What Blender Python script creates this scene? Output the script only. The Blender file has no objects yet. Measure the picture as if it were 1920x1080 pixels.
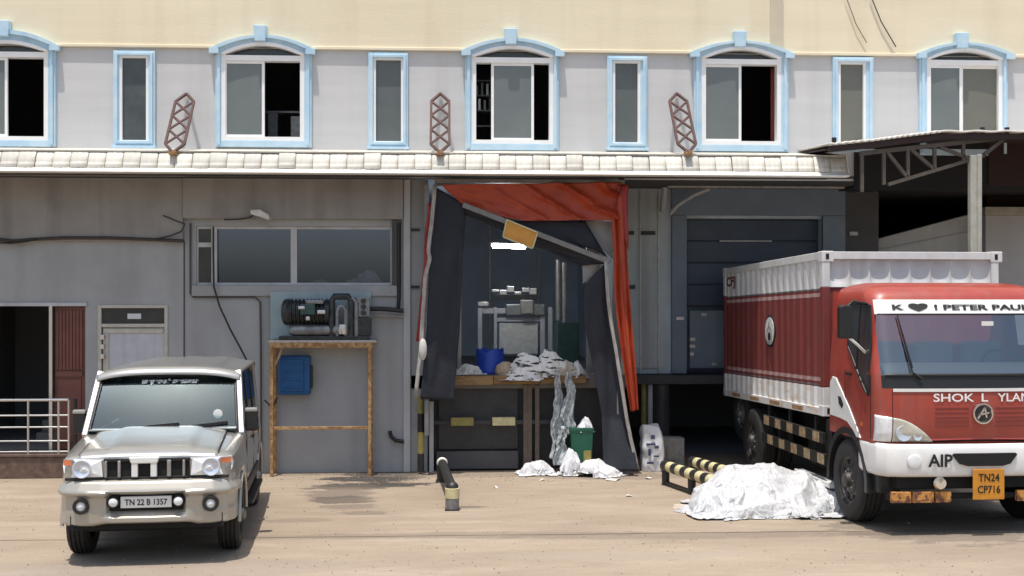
import bpy, math, random
from mathutils import Vector, Matrix, noise
R = math.radians
rnd = random.Random(7)
scene = bpy.context.scene
COL = scene.collection

# ------------------------------------------------------------------ camera
FPX, YH, HC, TH, Z0 = 2200.0, 565.0, 2.58, R(3.15), 17.85
CAM = Vector((-Z0 * math.sin(TH), -Z0 * math.cos(TH), HC))
cd = bpy.data.cameras.new('camera')
cam = bpy.data.objects.new('camera', cd); COL.objects.link(cam)
cam.location = CAM
cam.rotation_euler = (R(90), 0, -TH)
cd.sensor_width = 36; cd.lens = 36 * FPX / 1920
cd.shift_y = (YH - 540) / 1920
cd.clip_start = 0.1; cd.clip_end = 2000
scene.camera = cam

# ------------------------------------------------------------------ light
SUN_EL, SUN_AZ = R(77.5), R(68)          # elevation; azimuth measured from the wall plane towards the yard
sd = Vector((-math.cos(SUN_AZ) * math.cos(SUN_EL), -math.sin(SUN_AZ) * math.cos(SUN_EL), math.sin(SUN_EL)))
w = bpy.data.worlds.new('World'); scene.world = w; w.use_nodes = True
nt = w.node_tree
bg = nt.nodes['Background']; bg.inputs[1].default_value = 0.14
sky = nt.nodes.new('ShaderNodeTexSky'); sky.sky_type = 'NISHITA'; sky.sun_disc = False
sky.sun_elevation = SUN_EL; sky.sun_rotation = math.atan2(sd.x, sd.y)
sky.air_density = 1.3; sky.dust_density = 3.0; sky.ozone_density = 1.0
nt.links.new(sky.outputs[0], bg.inputs[0])
sl = bpy.data.lights.new('sun', 'SUN'); sl.energy = 4.0; sl.angle = R(0.6); sl.color = (1, .95, .87)
so = bpy.data.objects.new('sun', sl); COL.objects.link(so)
so.rotation_euler = sd.to_track_quat('Z', 'Y').to_euler(); so.location = (0, 0, 30)
scene.view_settings.view_transform = 'Standard'; scene.view_settings.look = 'None'
scene.view_settings.exposure = 0.25; scene.view_settings.gamma = 1
scene.render.engine = 'CYCLES'
scene.cycles.use_denoising = True
scene.cycles.max_bounces = 8

# ------------------------------------------------------------------ pixel helpers
def ray(px, py):
    a = (px - 960) / FPX; b = -(py - YH) / FPX
    return Vector((a * math.cos(TH) + math.sin(TH), -a * math.sin(TH) + math.cos(TH), b))
def W(px, py, Y=0.0):
    d = ray(px, py); t = (Y - CAM.y) / d.y
    return CAM + d * t
def WX(px, Y=0.0): return W(px, YH, Y).x
def WZ(px, py, Y=0.0): return W(px, py, Y).z
def G(px, py, h=0.0):
    d = ray(px, py); t = (h - CAM.z) / d.z
    return CAM + d * t
def camxy(lat, Z):
    return Vector((CAM.x + lat * math.cos(TH) + Z * math.sin(TH), CAM.y - lat * math.sin(TH) + Z * math.cos(TH), 0))

# ------------------------------------------------------------------ materials
MATS = {}
def mat(name, col, rough=.7, metal=0, spec=.5, col2=None, nscale=3, namt=.5, bump=0, bscale=40, streak=None,
        alpha=None, coat=0, emit=None, rand=0, stretch=(1, 1, 1), detail=6, rvar=0, transl=0, nmid=.5):
    if name in MATS: return MATS[name]
    m = bpy.data.materials.new(name); m.use_nodes = True
    t = m.node_tree; n = t.nodes; L = t.links
    p = n['Principled BSDF']
    p.inputs['Base Color'].default_value = (*col, 1)
    p.inputs['Roughness'].default_value = rough
    p.inputs['Metallic'].default_value = metal
    p.inputs['Specular IOR Level'].default_value = spec
    p.inputs['Coat Weight'].default_value = coat
    p.inputs['Coat Roughness'].default_value = .08
    tc = n.new('ShaderNodeTexCoord')
    mp = n.new('ShaderNodeMapping'); mp.inputs['Scale'].default_value = stretch
    L.new(tc.outputs['Object'], mp.inputs['Vector'])
    cur = None
    if col2 is not None:
        nz = n.new('ShaderNodeTexNoise'); nz.inputs['Scale'].default_value = nscale; nz.inputs['Detail'].default_value = detail
        nz.inputs['Roughness'].default_value = .62
        L.new(mp.outputs[0], nz.inputs['Vector'])
        rp = n.new('ShaderNodeValToRGB'); e = rp.color_ramp.elements
        e[0].position = nmid - .28 * (1.1 - namt); e[1].position = nmid + .28 * (1.1 - namt)
        e[0].color = (*col, 1); e[1].color = (*col2, 1)
        L.new(nz.outputs['Fac'], rp.inputs[0]); cur = rp.outputs[0]
        if rvar:
            mr = n.new('ShaderNodeMapRange'); mr.inputs['To Min'].default_value = rough - rvar; mr.inputs['To Max'].default_value = rough + rvar
            L.new(nz.outputs['Fac'], mr.inputs[0]); L.new(mr.outputs[0], p.inputs['Roughness'])
    if streak is not None:
        # dirt run marks: noise stretched along z
        sc, amt, scol = streak
        ms = n.new('ShaderNodeMapping'); ms.inputs['Scale'].default_value = (sc, sc, sc * .06)
        L.new(tc.outputs['Object'], ms.inputs['Vector'])
        ns = n.new('ShaderNodeTexNoise'); ns.inputs['Scale'].default_value = 1; ns.inputs['Detail'].default_value = 5
        L.new(ms.outputs[0], ns.inputs['Vector'])
        rs = n.new('ShaderNodeValToRGB'); rs.color_ramp.elements[0].position = .5; rs.color_ramp.elements[1].position = .75
        rs.color_ramp.elements[0].color = (0, 0, 0, 1); rs.color_ramp.elements[1].color = (amt, amt, amt, 1)
        L.new(ns.outputs['Fac'], rs.inputs[0])
        mx = n.new('ShaderNodeMix'); mx.data_type = 'RGBA'
        L.new(rs.outputs[0], mx.inputs['Factor'])
        if cur is not None: L.new(cur, mx.inputs['A'])
        else: mx.inputs['A'].default_value = (*col, 1)
        mx.inputs['B'].default_value = (*scol, 1)
        cur = mx.outputs['Result']
    if rand:
        oi = n.new('ShaderNodeObjectInfo')
        mr2 = n.new('ShaderNodeMapRange'); mr2.inputs['To Min'].default_value = 1 - rand; mr2.inputs['To Max'].default_value = 1
        L.new(oi.outputs['Random'], mr2.inputs[0])
        mm = n.new('ShaderNodeMix'); mm.data_type = 'RGBA'; mm.blend_type = 'MULTIPLY'; mm.inputs['Factor'].default_value = 1
        if cur is not None: L.new(cur, mm.inputs['A'])
        else: mm.inputs['A'].default_value = (*col, 1)
        L.new(mr2.outputs[0], mm.inputs['B']); cur = mm.outputs['Result']
    if cur is not None: L.new(cur, p.inputs['Base Color'])
    if bump:
        nb = n.new('ShaderNodeTexNoise'); nb.inputs['Scale'].default_value = bscale; nb.inputs['Detail'].default_value = 5
        L.new(mp.outputs[0], nb.inputs['Vector'])
        bp = n.new('ShaderNodeBump'); bp.inputs['Strength'].default_value = bump; bp.inputs['Distance'].default_value = .02
        L.new(nb.outputs['Fac'], bp.inputs['Height']); L.new(bp.outputs[0], p.inputs['Normal'])
    if emit:
        p.inputs['Emission Color'].default_value = (*emit[0], 1); p.inputs['Emission Strength'].default_value = emit[1]
    if transl:
        p.inputs['Subsurface Weight'].default_value = transl
        p.inputs['Subsurface Radius'].default_value = (.03, .03, .03)
    MATS[name] = m
    return m

def glassmat(name, tint, gloss=.2, rough=.02, through=1.0, refl=(.9, .95, 1)):
    m = bpy.data.materials.new(name); m.use_nodes = True
    t = m.node_tree; n = t.nodes; L = t.links
    for x in list(n): n.remove(x)
    o = n.new('ShaderNodeOutputMaterial')
    tr = n.new('ShaderNodeBsdfTransparent'); tr.inputs[0].default_value = (*tint, 1)
    gl = n.new('ShaderNodeBsdfGlossy'); gl.inputs['Roughness'].default_value = rough; gl.inputs[0].default_value = (*refl, 1)
    lw = n.new('ShaderNodeFresnel'); lw.inputs[0].default_value = 1.5
    ad = n.new('ShaderNodeMath'); ad.operation = 'ADD'; ad.use_clamp = True; ad.inputs[1].default_value = gloss
    L.new(lw.outputs[0], ad.inputs[0])
    mx = n.new('ShaderNodeMixShader'); L.new(ad.outputs[0], mx.inputs[0]); L.new(tr.outputs[0], mx.inputs[1]); L.new(gl.outputs[0], mx.inputs[2])
    L.new(mx.outputs[0], o.inputs[0])
    MATS[name] = m
    return m

M = MATS
mat('cream', (.84, .755, .565), .85, col2=(.75, .665, .49), nscale=1.1, stretch=(.25, 1, 3.0), namt=.2, bump=.15, bscale=60, streak=(2.2, .35, (.58, .49, .35)))
mat('upper_grey', (.63, .63, .635), .85, col2=(.53, .53, .53), nscale=1.2, stretch=(.3, 1, 3.0), namt=.2, bump=.15, bscale=60, streak=(2.5, .4, (.42, .41, .40)))
mat('wall_grey', (.375, .382, .388), .8, col2=(.31, .315, .32), nscale=.9, bump=.2, bscale=30, streak=(2.0, .35, (.15, .14, .13)))
mat('lintel', (.32, .308, .298), .85, col2=(.255, .243, .235), nscale=1.4, bump=.2, streak=(3, .5, (.08, .07, .06)))
mat('column', (.50, .51, .525), .75, col2=(.42, .425, .43), nscale=2, streak=(5, .4, (.18, .16, .14)))
mat('trim_blue', (.42, .62, .77), .7, col2=(.56, .71, .80), nscale=4, streak=(6, .3, (.28, .42, .55)))
mat('white_frame', (.88, .88, .88), .45, col2=(.82, .82, .81), nscale=6)
mat('frosted', (.165, .185, .18), .22, col2=(.14, .16, .16), nscale=1.5, spec=.6)
mat('frosted_olive', (.15, .155, .13), .25, col2=(.17, .165, .14), nscale=2)
mat('smoked', (.025, .03, .034), .12, col2=(.045, .05, .055), nscale=2, spec=.6)
mat('dark_room', (.16, .16, .165), .9)
mat('dark_room_red', (.3, .07, .05), .9)
mat('canopy_tile', (.68, .665, .61), .6, col2=(.56, .53, .46), nscale=5, rand=.22, streak=(7, .6, (.33, .26, .18)))
mat('canopy_lip', (.82, .81, .77), .5, col2=(.7, .68, .62), nscale=5)
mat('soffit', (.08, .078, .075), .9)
mat('stay_brown', (.05, .019, .017), .75, col2=(.085, .036, .03), nscale=12)
mat('porch_stone', (.085, .05, .038), .5, col2=(.16, .105, .08), nscale=9, bump=.3, bscale=12)
mat('steel', (.62, .62, .62), .28, metal=.9)
mat('steel_dull', (.42, .42, .42), .45, metal=.6, col2=(.3, .28, .26), nscale=12)
mat('red_door', (.17, .06, .045), .55, col2=(.13, .045, .035), nscale=5)
mat('door_white', (.50, .51, .55), .6, col2=(.42, .43, .47), nscale=5, streak=(9, .5, (.33, .33, .36)))
mat('door_cream', (.52, .50, .44), .6, col2=(.42, .40, .34), nscale=6)
mat('cable', (.018, .016, .015), .6)
mat('cable_brown', (.05, .038, .032), .7)
mat('conduit', (.06, .06, .06), .6)
mat('rust', (.24, .115, .045), .8, col2=(.42, .27, .12), nscale=16, namt=.8, bump=.4)
mat('table_edge', (.5, .48, .44), .6, col2=(.3, .26, .22), nscale=14)
mat('sheet_blue', (.32, .40, .43), .45, metal=.3, col2=(.26, .33, .36), nscale=6)
mat('machine_dark', (.02, .024, .026), .4, metal=.4, col2=(.05, .055, .055), nscale=14)
mat('machine_green', (.03, .085, .075), .4, col2=(.02, .05, .05), nscale=8)
mat('machine_grey', (.26, .27, .28), .4, metal=.5, col2=(.16, .16, .17), nscale=10)
mat('alu', (.6, .6, .6), .35, metal=.8)
mat('blue_plastic', (.008, .09, .26), .5, col2=(.006, .065, .19), nscale=6)
mat('blue_bag', (.01, .06, .42), .45, col2=(.008, .04, .3), nscale=8)
mat('black_curtain', (.009, .011, .019), .7, col2=(.015, .018, .028), nscale=5, bump=.3, bscale=25)
mat('orange_tarp', (.40, .055, .018), .5, col2=(.31, .038, .015), nscale=3, bump=.15, bscale=30)
mat('red_tarp', (.33, .035, .03), .55, col2=(.26, .03, .025), nscale=5)
mat('shelter_trim', (.42, .40, .37), .6, col2=(.28, .26, .24), nscale=10)
mat('shelter_bar', (.23, .225, .22), .5, metal=.4, col2=(.17, .165, .16), nscale=10)
mat('board_yellow', (.62, .31, .055), .6, col2=(.5, .22, .035), nscale=5)
mat('tube_lit', (1, 1, 1), .4, emit=((.93, .97, 1), 80.0))
mat('room_blue', (.52, .60, .70), .6, col2=(.44, .51, .60), nscale=2)
mat('dock_floor', (.16, .15, .14), .8)
mat('plank_brown', (.17, .09, .035), .75, col2=(.26, .16, .065), nscale=5, namt=.9, stretch=(.6, 3, 3))
mat('pit_steel', (.028, .029, .033), .55, col2=(.045, .044, .045), nscale=4, bump=.2)
mat('post_brown', (.10, .07, .055), .7, col2=(.15, .115, .09), nscale=8)
mat('yellow_paint', (.30, .26, .07), .65, col2=(.2, .17, .05), nscale=12)
mat('yellow_pale', (.62, .56, .33), .6, col2=(.48, .42, .22), nscale=12)
mat('black_paint', (.018, .018, .018), .5)
mat('paper', (.66, .64, .60), .8, col2=(.5, .48, .45), nscale=12)
mat('paper_print', (.72, .70, .66), .8, col2=(.02, .02, .02), nscale=2.6, namt=.98, detail=3, nmid=.575, stretch=(2, 2, 8))
mat('cardboard', (.40, .29, .20), .85, col2=(.5, .4, .3), nscale=6)
mat('plastic_clear', (.50, .53, .54), .3, col2=(.25, .28, .29), nscale=10, namt=.9)
mat('green_bin', (.008, .11, .065), .45, col2=(.006, .08, .05), nscale=5)
mat('white_bag', (.68, .68, .685), .35, col2=(.52, .52, .53), nscale=12, bump=.3, bscale=40)
mat('sack_print', (.72, .73, .76), .6, col2=(.60, .61, .64), nscale=6)
mat('ink_blue', (.05, .055, .12), .7)
mat('block_grey', (.26, .255, .245), .9, col2=(.2, .195, .185), nscale=12, bump=.5)
mat('bay_wall', (.55, .62, .66), .6, col2=(.44, .50, .535), nscale=1.5, streak=(3, .4, (.09, .10, .11)))
mat('bay_panel', (.48, .52, .52), .6, col2=(.40, .43, .43), nscale=2, streak=(4, .4, (.1, .1, .1)))
mat('bay_frame', (.19, .24, .30), .55, col2=(.155, .195, .245), nscale=2)
mat('bay_door', (.035, .05, .085), .45, col2=(.05, .07, .11), nscale=2.5)
mat('bay_dark_wall', (.085, .085, .09), .8, col2=(.065, .065, .07), nscale=2)
mat('void', (.13, .137, .155), .9)
mat('shed_roof', (.70, .68, .64), .5, col2=(.55, .51, .46), nscale=8)
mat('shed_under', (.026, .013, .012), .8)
mat('truss', (.10, .085, .068), .6, metal=.2, col2=(.07, .055, .045), nscale=10)
mat('shed_post', (.42, .41, .36), .6, col2=(.33, .32, .27), nscale=8)
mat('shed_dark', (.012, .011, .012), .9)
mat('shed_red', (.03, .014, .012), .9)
mat('fence_grey', (.46, .48, .50), .8, col2=(.39, .41, .43), nscale=2, streak=(3, .3, (.13, .12, .11)))
mat('fence_panel', (.46, .465, .49), .7, col2=(.4, .4, .42), nscale=2)
# vehicles
mat('silver', (.45, .44, .41), .30, metal=.65, coat=.7, col2=(.41, .40, .375), nscale=3)
mat('bumper_silver', (.39, .37, .325), .36, metal=.4, coat=.6, col2=(.40, .38, .335), nscale=5)
mat('black_trim', (.012, .012, .013), .45)
mat('chrome', (.8, .8, .8), .1, metal=1)
mat('lens', (.86, .87, .88), .12, col2=(.66, .68, .70), nscale=18, coat=.6, spec=.6)
mat('reflector', (.6, .66, .74), .2, metal=.4)
mat('lamp_clear', (.60, .57, .48), .1, col2=(.42, .40, .34), nscale=9, coat=.8)
mat('amber', (.62, .17, .06), .2, coat=.8)
mat('tyre', (.012, .012, .013), .75, col2=(.022, .021, .02), nscale=20, bump=.3)
mat('rim_grey', (.2, .2, .2), .4, metal=.6)
mat('rim_black', (.035, .034, .033), .55, col2=(.06, .055, .05), nscale=10)
mat('plate_white', (.72, .72, .70), .5)
mat('ink', (.01, .01, .01), .6)
mat('seat_grey', (.30, .30, .29), .8)
mat('seat', (.09, .085, .08), .8)
mat('dash_dark', (.03, .03, .03), .6)
mat('dash_beige', (.62, .60, .52), .7)
mat('under', (.008, .008, .008), .9)
mat('truck_red', (.36, .050, .032), .42, col2=(.29, .044, .03), nscale=4, coat=.35, streak=(7, .35, (.30, .12, .09)))
mat('cont_red', (.19, .034, .029), .65, col2=(.155, .028, .025), nscale=3, streak=(5, .45, (.20, .075, .065)))
mat('cont_white', (.66, .66, .66), .6, col2=(.58, .58, .575), nscale=5, streak=(6, .35, (.42, .38, .33)))
mat('cont_white_rust', (.70, .69, .67), .6, col2=(.56, .42, .28), nscale=3, namt=.7, nmid=.62, stretch=(1, 1, 3))
mat('truck_white', (.78, .78, .77), .4, col2=(.7, .7, .69), nscale=5, coat=.2)
mat('plate_yellow', (.62, .26, .02), .55, col2=(.5, .2, .02), nscale=9)
mat('stripe_orange', (.55, .25, .06), .6, col2=(.12, .05, .03), nscale=14, namt=.9)
mat('tape_pale', (.46, .38, .24), .5, col2=(.26, .14, .06), nscale=14)
glassmat('windscreen', (.62, .72, .74), .085, refl=(.42, .55, .62))
glassmat('windscreen_truck', (.86, .90, .89), .22, refl=(.66, .77, .80))
glassmat('side_glass', (.12, .14, .15), .03)
glassmat('wall_glass', (.72, .75, .80), .11, refl=(.58, .70, 1))

# ------------------------------------------------------------------ mesh builder
ORG = {}
class MB:
    def __init__(s): s.v = []; s.f = []
    def add(s, vs, fs):
        b = len(s.v); s.v += [Vector(x) for x in vs]; s.f += [tuple(i + b for i in q) for q in fs]; return s
    def box(s, x0, x1, y0, y1, z0, z1):
        return s.add([(x0, y0, z0), (x1, y0, z0), (x1, y1, z0), (x0, y1, z0), (x0, y0, z1), (x1, y0, z1), (x1, y1, z1), (x0, y1, z1)],
                     [(0, 3, 2, 1), (4, 5, 6, 7), (0, 1, 5, 4), (1, 2, 6, 5), (2, 3, 7, 6), (3, 0, 4, 7)])
    def bar(s, p0, p1, w, h, up=(0, 0, 1)):
        p0 = Vector(p0); p1 = Vector(p1); d = (p1 - p0).normalized(); up = Vector(up)
        if abs(d.dot(up)) > .98: up = Vector((0, 1, 0))
        a = d.cross(up).normalized() * w / 2; b = a.cross(d).normalized() * h / 2
        vs = [p0 - a - b, p0 + a - b, p0 + a + b, p0 - a + b, p1 - a - b, p1 + a - b, p1 + a + b, p1 - a + b]
        return s.add(vs, [(0, 3, 2, 1), (4, 5, 6, 7), (0, 1, 5, 4), (1, 2, 6, 5), (2, 3, 7, 6), (3, 0, 4, 7)])
    def tube(s, path, r, n=10, close=False, cap=True):
        P = [Vector(p) for p in path]; rs = r if isinstance(r, (list, tuple)) else [r] * len(P)
        rings = []; ref = None
        for i, p in enumerate(P):
            if close: d = P[(i + 1) % len(P)] - P[i - 1]
            else: d = P[min(i + 1, len(P) - 1)] - P[max(i - 1, 0)]
            d.normalize()
            if ref is None:
                ref = Vector((0, 0, 1)) if abs(d.z) < .9 else Vector((0, 1, 0))
            a = d.cross(ref).normalized(); b = a.cross(d).normalized(); ref = b
            rings.append([p + (a * math.cos(t) + b * math.sin(t)) * rs[i] for t in [2 * math.pi * k / n for k in range(n)]])
        base = len(s.v)
        for rg in rings: s.v += rg
        m = len(P)
        for i in range(m if close else m - 1):
            j = (i + 1) % m
            for k in range(n):
                s.f.append((base + i * n + k, base + i * n + (k + 1) % n, base + j * n + (k + 1) % n, base + j * n + k))
        if cap and not close:
            s.f.append(tuple(base + k for k in reversed(range(n)))); s.f.append(tuple(base + (m - 1) * n + k for k in range(n)))
        return s
    def cyl(s, p0, p1, r0, r1=None, n=20): return s.tube([p0, p1], [r0, r0 if r1 is None else r1], n)
    def prism(s, pts, vec):
        vec = Vector(vec); n = len(pts); b = len(s.v)
        s.v += [Vector(p) for p in pts] + [Vector(p) + vec for p in pts]
        s.f.append(tuple(b + i for i in range(n))); s.f.append(tuple(b + n + i for i in reversed(range(n))))
        for i in range(n): s.f.append((b + i, b + n + i, b + n + (i + 1) % n, b + (i + 1) % n))
        return s
    def grid(s, fn, nu, nv, closeu=False):
        b = len(s.v)
        for j in range(nv + 1):
            for i in range(nu + (0 if closeu else 1)): s.v.append(Vector(fn(i / nu, j / nv)))
        m = nu if closeu else nu + 1
        for j in range(nv):
            for i in range(nu):
                i2 = (i + 1) % m
                s.f.append((b + j * m + i, b + j * m + i2, b + (j + 1) * m + i2, b + (j + 1) * m + i))
        return s
    def lathe(s, prof, o, axis='x', n=28):
        o = Vector(o); b = len(s.v)
        for (r, h) in prof:
            for k in range(n):
                t = 2 * math.pi * k / n; c, q = r * math.cos(t), r * math.sin(t)
                s.v.append(o + (Vector((h, c, q)) if axis == 'x' else Vector((c, h, q)) if axis == 'y' else Vector((c, q, h))))
        for j in range(len(prof) - 1):
            for k in range(n): s.f.append((b + j * n + k, b + j * n + (k + 1) % n, b + (j + 1) * n + (k + 1) % n, b + (j + 1) * n + k))
        return s
    def loft(s, rings, cap=True):
        n = len(rings[0]); b = len(s.v)
        for rg in rings: s.v += [Vector(p) for p in rg]
        for j in range(len(rings) - 1):
            for k in range(n): s.f.append((b + j * n + k, b + j * n + (k + 1) % n, b + (j + 1) * n + (k + 1) % n, b + (j + 1) * n + k))
        if cap:
            s.f.append(tuple(b + k for k in reversed(range(n)))); s.f.append(tuple(b + (len(rings) - 1) * n + k for k in range(n)))
        return s
    def mesh(s, name, off=Vector((0, 0, 0)), smooth=None, fix=True):
        me = bpy.data.meshes.new(name)
        me.from_pydata([tuple(v - off) for v in s.v], [], s.f)
        me.validate()
        if fix:
            import bmesh
            bm = bmesh.new(); bm.from_mesh(me); bmesh.ops.recalc_face_normals(bm, faces=bm.faces); bm.to_mesh(me); bm.free()
        if smooth:
            for p in me.polygons: p.use_smooth = True
            me.set_sharp_from_angle(angle=R(smooth))
        return me
    def build(s, name, m, parent=None, bevel=0, smooth=None, solid=0, label=None, fix=True):
        off = ORG.get(parent.name, Vector((0, 0, 0))) if parent else Vector((0, 0, 0))
        me = s.mesh(name, off, smooth, fix)
        me.materials.append(MATS[m])
        o = bpy.data.objects.new(name, me); COL.objects.link(o)
        if parent: o.parent = parent
        ORG[o.name] = off
        if bevel:
            b = o.modifiers.new('bevel', 'BEVEL'); b.width = bevel; b.segments = 2; b.limit_method = 'ANGLE'; b.angle_limit = R(40)
        if solid:
            q = o.modifiers.new('solid', 'SOLIDIFY'); q.thickness = solid; q.offset = 0
        if label: o['label'] = label
        return o

def thing(name, label, cat, loc=(0, 0, 0), rz=0, group=None, local=False):
    o = bpy.data.objects.new(name, None); COL.objects.link(o)
    o.location = loc; o.rotation_euler = (0, 0, rz); o.empty_display_size = .2
    o['label'] = label; o['category'] = cat
    if group: o['group'] = group
    ORG[o.name] = Vector((0, 0, 0)) if local else Vector(loc)
    return o
def tag(o, label, cat, group=None):
    o['label'] = label; o['category'] = cat
    if group: o['group'] = group
    return o
def recenter(o):
    # put the origin of a one-mesh thing at the middle of its base
    vs = [v.co for v in o.data.vertices]
    c = Vector(((min(v.x for v in vs) + max(v.x for v in vs)) / 2, (min(v.y for v in vs) + max(v.y for v in vs)) / 2, min(v.z for v in vs)))
    o.data.transform(Matrix.Translation(-c)); o.location = c
    return o
def struct(o): o['kind'] = 'structure'; return o

def text2d(s, size, bold=.0, spacing=1.0):
    c = bpy.data.curves.new('lettering', 'FONT'); c.body = s; c.size = size; c.offset = bold; c.space_character = spacing
    c.align_x = 'LEFT'; c.resolution_u = 3
    o = bpy.data.objects.new('lettering_source', c); COL.objects.link(o)
    dg = bpy.context.evaluated_depsgraph_get()
    me = bpy.data.meshes.new_from_object(o.evaluated_get(dg))
    vs = [v.co.copy() for v in me.vertices]; fs = [tuple(p.vertices) for p in me.polygons]
    bpy.data.objects.remove(o); bpy.data.curves.remove(c); bpy.data.meshes.remove(me)
    return vs, fs
def lettering(s, width, height, fn, m, parent, name='lettering', bold=.0, spacing=1.0):
    """text fitted to width x height; fn(u, v) -> 3D point"""
    vs, fs = text2d(s, 1.0, bold, spacing)
    x0 = min(v.x for v in vs); x1 = max(v.x for v in vs); y0 = min(v.y for v in vs); y1 = max(v.y for v in vs)
    P3 = [Vector(fn((v.x - x0) / (x1 - x0) * width, (v.y - y0) / (y1 - y0) * height)) for v in vs]
    par = list(range(len(vs)))
    def root(i):
        while par[i] != i: par[i] = par[par[i]]; i = par[i]
        return i
    for f in fs:
        for i in f[1:]: par[root(i)] = root(f[0])
    groups = {}
    for f in fs: groups.setdefault(root(f[0]), []).append(f)
    for fl in groups.values():                      # each letter is a piece of its own
        ids = sorted({i for f in fl for i in f}); ix = {q: k for k, q in enumerate(ids)}
        mb = MB(); mb.v = [P3[i] for i in ids]; mb.f = [tuple(ix[i] for i in f) for f in fl]
        mb.build('letter', m, parent, fix=False)

def lerp(a, b, t): return a + (b - a) * t
def poly_at(pts, t):
    # point at fraction t of a polyline given as control points with even spacing
    n = len(pts) - 1; k = min(int(t * n), n - 1); q = t * n - k
    return Vector(pts[k]).lerp(Vector(pts[k + 1]), q)
def sheet(A, B, nu, nv, disp=None):
    """cloth between two polylines A and B (3D points)"""
    def fn(u, v):
        p = poly_at(A, v).lerp(poly_at(B, v), u)
        if disp: p = p + disp(u, v)
        return p
    return MB().grid(fn, nu, nv)
def pxl(pts, Y):
    return [W(a, b, Y if not isinstance(Y, (list, tuple)) else Y[i]) for i, (a, b) in enumerate(pts)]
def interp(tab, x):
    if x <= tab[0][0]: return tab[0][1]
    for (a, va), (b, vb) in zip(tab, tab[1:]):
        if x <= b: return va + (vb - va) * (x - a) / (b - a)
    return tab[-1][1]

def wall_holes(mb, x0, x1, z0, z1, holes, Y, depth=.2):
    """wall face at y=Y with rectangular holes (hx0,hx1,hz0,hz1) and reveals running back"""
    xs = sorted(set([x0, x1] + [min(max(h[i], x0), x1) for h in holes for i in (0, 1)]))
    zs = sorted(set([z0, z1] + [min(max(h[i], z0), z1) for h in holes for i in (2, 3)]))
    def inside(x, z): return any(h[0] < x < h[1] and h[2] < z < h[3] for h in holes)
    for xa, xb in zip(xs, xs[1:]):
        for za, zb in zip(zs, zs[1:]):
            if not inside((xa + xb) / 2, (za + zb) / 2):
                mb.add([(xa, Y, za), (xb, Y, za), (xb, Y, zb), (xa, Y, zb)], [(0, 1, 2, 3)])
    for h in holes:
        a, b, c, d = max(h[0], x0), min(h[1], x1), max(h[2], z0), min(h[3], z1)
        if a >= b or c >= d: continue
        Yb = Y + depth
        if h[0] > x0: mb.add([(a, Y, c), (a, Y, d), (a, Yb, d), (a, Yb, c)], [(0, 1, 2, 3)])
        if h[1] < x1: mb.add([(b, Y, c), (b, Yb, c), (b, Yb, d), (b, Y, d)], [(0, 1, 2, 3)])
        if h[3] < z1: mb.add([(a, Y, d), (b, Y, d), (b, Yb, d), (a, Yb, d)], [(0, 1, 2, 3)])
        if h[2] > z0: mb.add([(a, Y, c), (a, Yb, c), (b, Yb, c), (b, Y, c)], [(0, 1, 2, 3)])
    return mb

# ------------------------------------------------------------------ sheets settled by the cloth solver, kept as plain meshes
def settled_sheet(lumps, sx, sy, nx, ny, seed, frames=34, grow=.6, z0=.7):
    """a thin sheet dropped over solid lumps; returns vertices and faces at rest"""
    import bmesh
    tmp = []
    def collider(me):
        o = bpy.data.objects.new('sheet_support', me); COL.objects.link(o); tmp.append(o)
        o.modifiers.new('collision', 'COLLISION'); o.collision.thickness_outer = .012; o.collision.cloth_friction = 25
    for (cx, cy, rx, ry, h) in lumps:
        bm = bmesh.new(); bmesh.ops.create_icosphere(bm, subdivisions=4, radius=1)
        for v in bm.verts:
            k = 1 + .22 * noise.noise(v.co * 2.3 + Vector((cx * 9, cy * 7, seed))) - .25 * abs(noise.noise(v.co * 4.5 + Vector((seed, cx, cy))))
            v.co = Vector((cx + v.co.x * rx * k, cy + v.co.y * ry * k, v.co.z * h * k))
        me = bpy.data.meshes.new('sheet_support'); bm.to_mesh(me); bm.free(); collider(me)
    me = bpy.data.meshes.new('sheet_support'); me.from_pydata([(-4, -4, 0), (4, -4, 0), (4, 4, 0), (-4, 4, 0)], [], [(0, 1, 2, 3)]); collider(me)
    vs, fs = [], []
    for j in range(ny + 1):
        for i in range(nx + 1):
            x = (i / nx - .5) * sx; y = (j / ny - .5) * sy
            vs.append((x + .02 * noise.noise(Vector((x * 6, y * 6, seed))), y + .02 * noise.noise(Vector((x * 6, y * 6, seed + 9))), z0 + .16 * noise.noise(Vector((x * 5.5, y * 5.5, seed + 3)))))
    for j in range(ny):
        for i in range(nx):
            a = j * (nx + 1) + i; fs.append((a, a + 1, a + nx + 2, a + nx + 1))
    me = bpy.data.meshes.new('sheet_cloth'); me.from_pydata(vs, [], fs)
    c = bpy.data.objects.new('sheet_cloth', me); COL.objects.link(c); tmp.append(c)
    m = c.modifiers.new('cloth', 'CLOTH'); st = m.settings
    st.quality = 5; st.mass = .15; st.tension_stiffness = 12; st.compression_stiffness = 12; st.shear_stiffness = 4; st.bending_stiffness = .01; st.air_damping = 2
    st.shrink_min = -grow; st.shrink_max = -grow
    m.collision_settings.collision_quality = 2; m.collision_settings.distance_min = .01; m.collision_settings.use_self_collision = False
    m.point_cache.frame_start = 1; m.point_cache.frame_end = frames
    for f in range(1, frames + 1): scene.frame_set(f)
    ev = c.evaluated_get(bpy.context.evaluated_depsgraph_get()); em = ev.to_mesh()
    out = [v.co.copy() for v in em.vertices]; ev.to_mesh_clear()
    for o in tmp: bpy.data.objects.remove(o)
    scene.frame_set(1)
    return out, fs
BAGS = []
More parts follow.
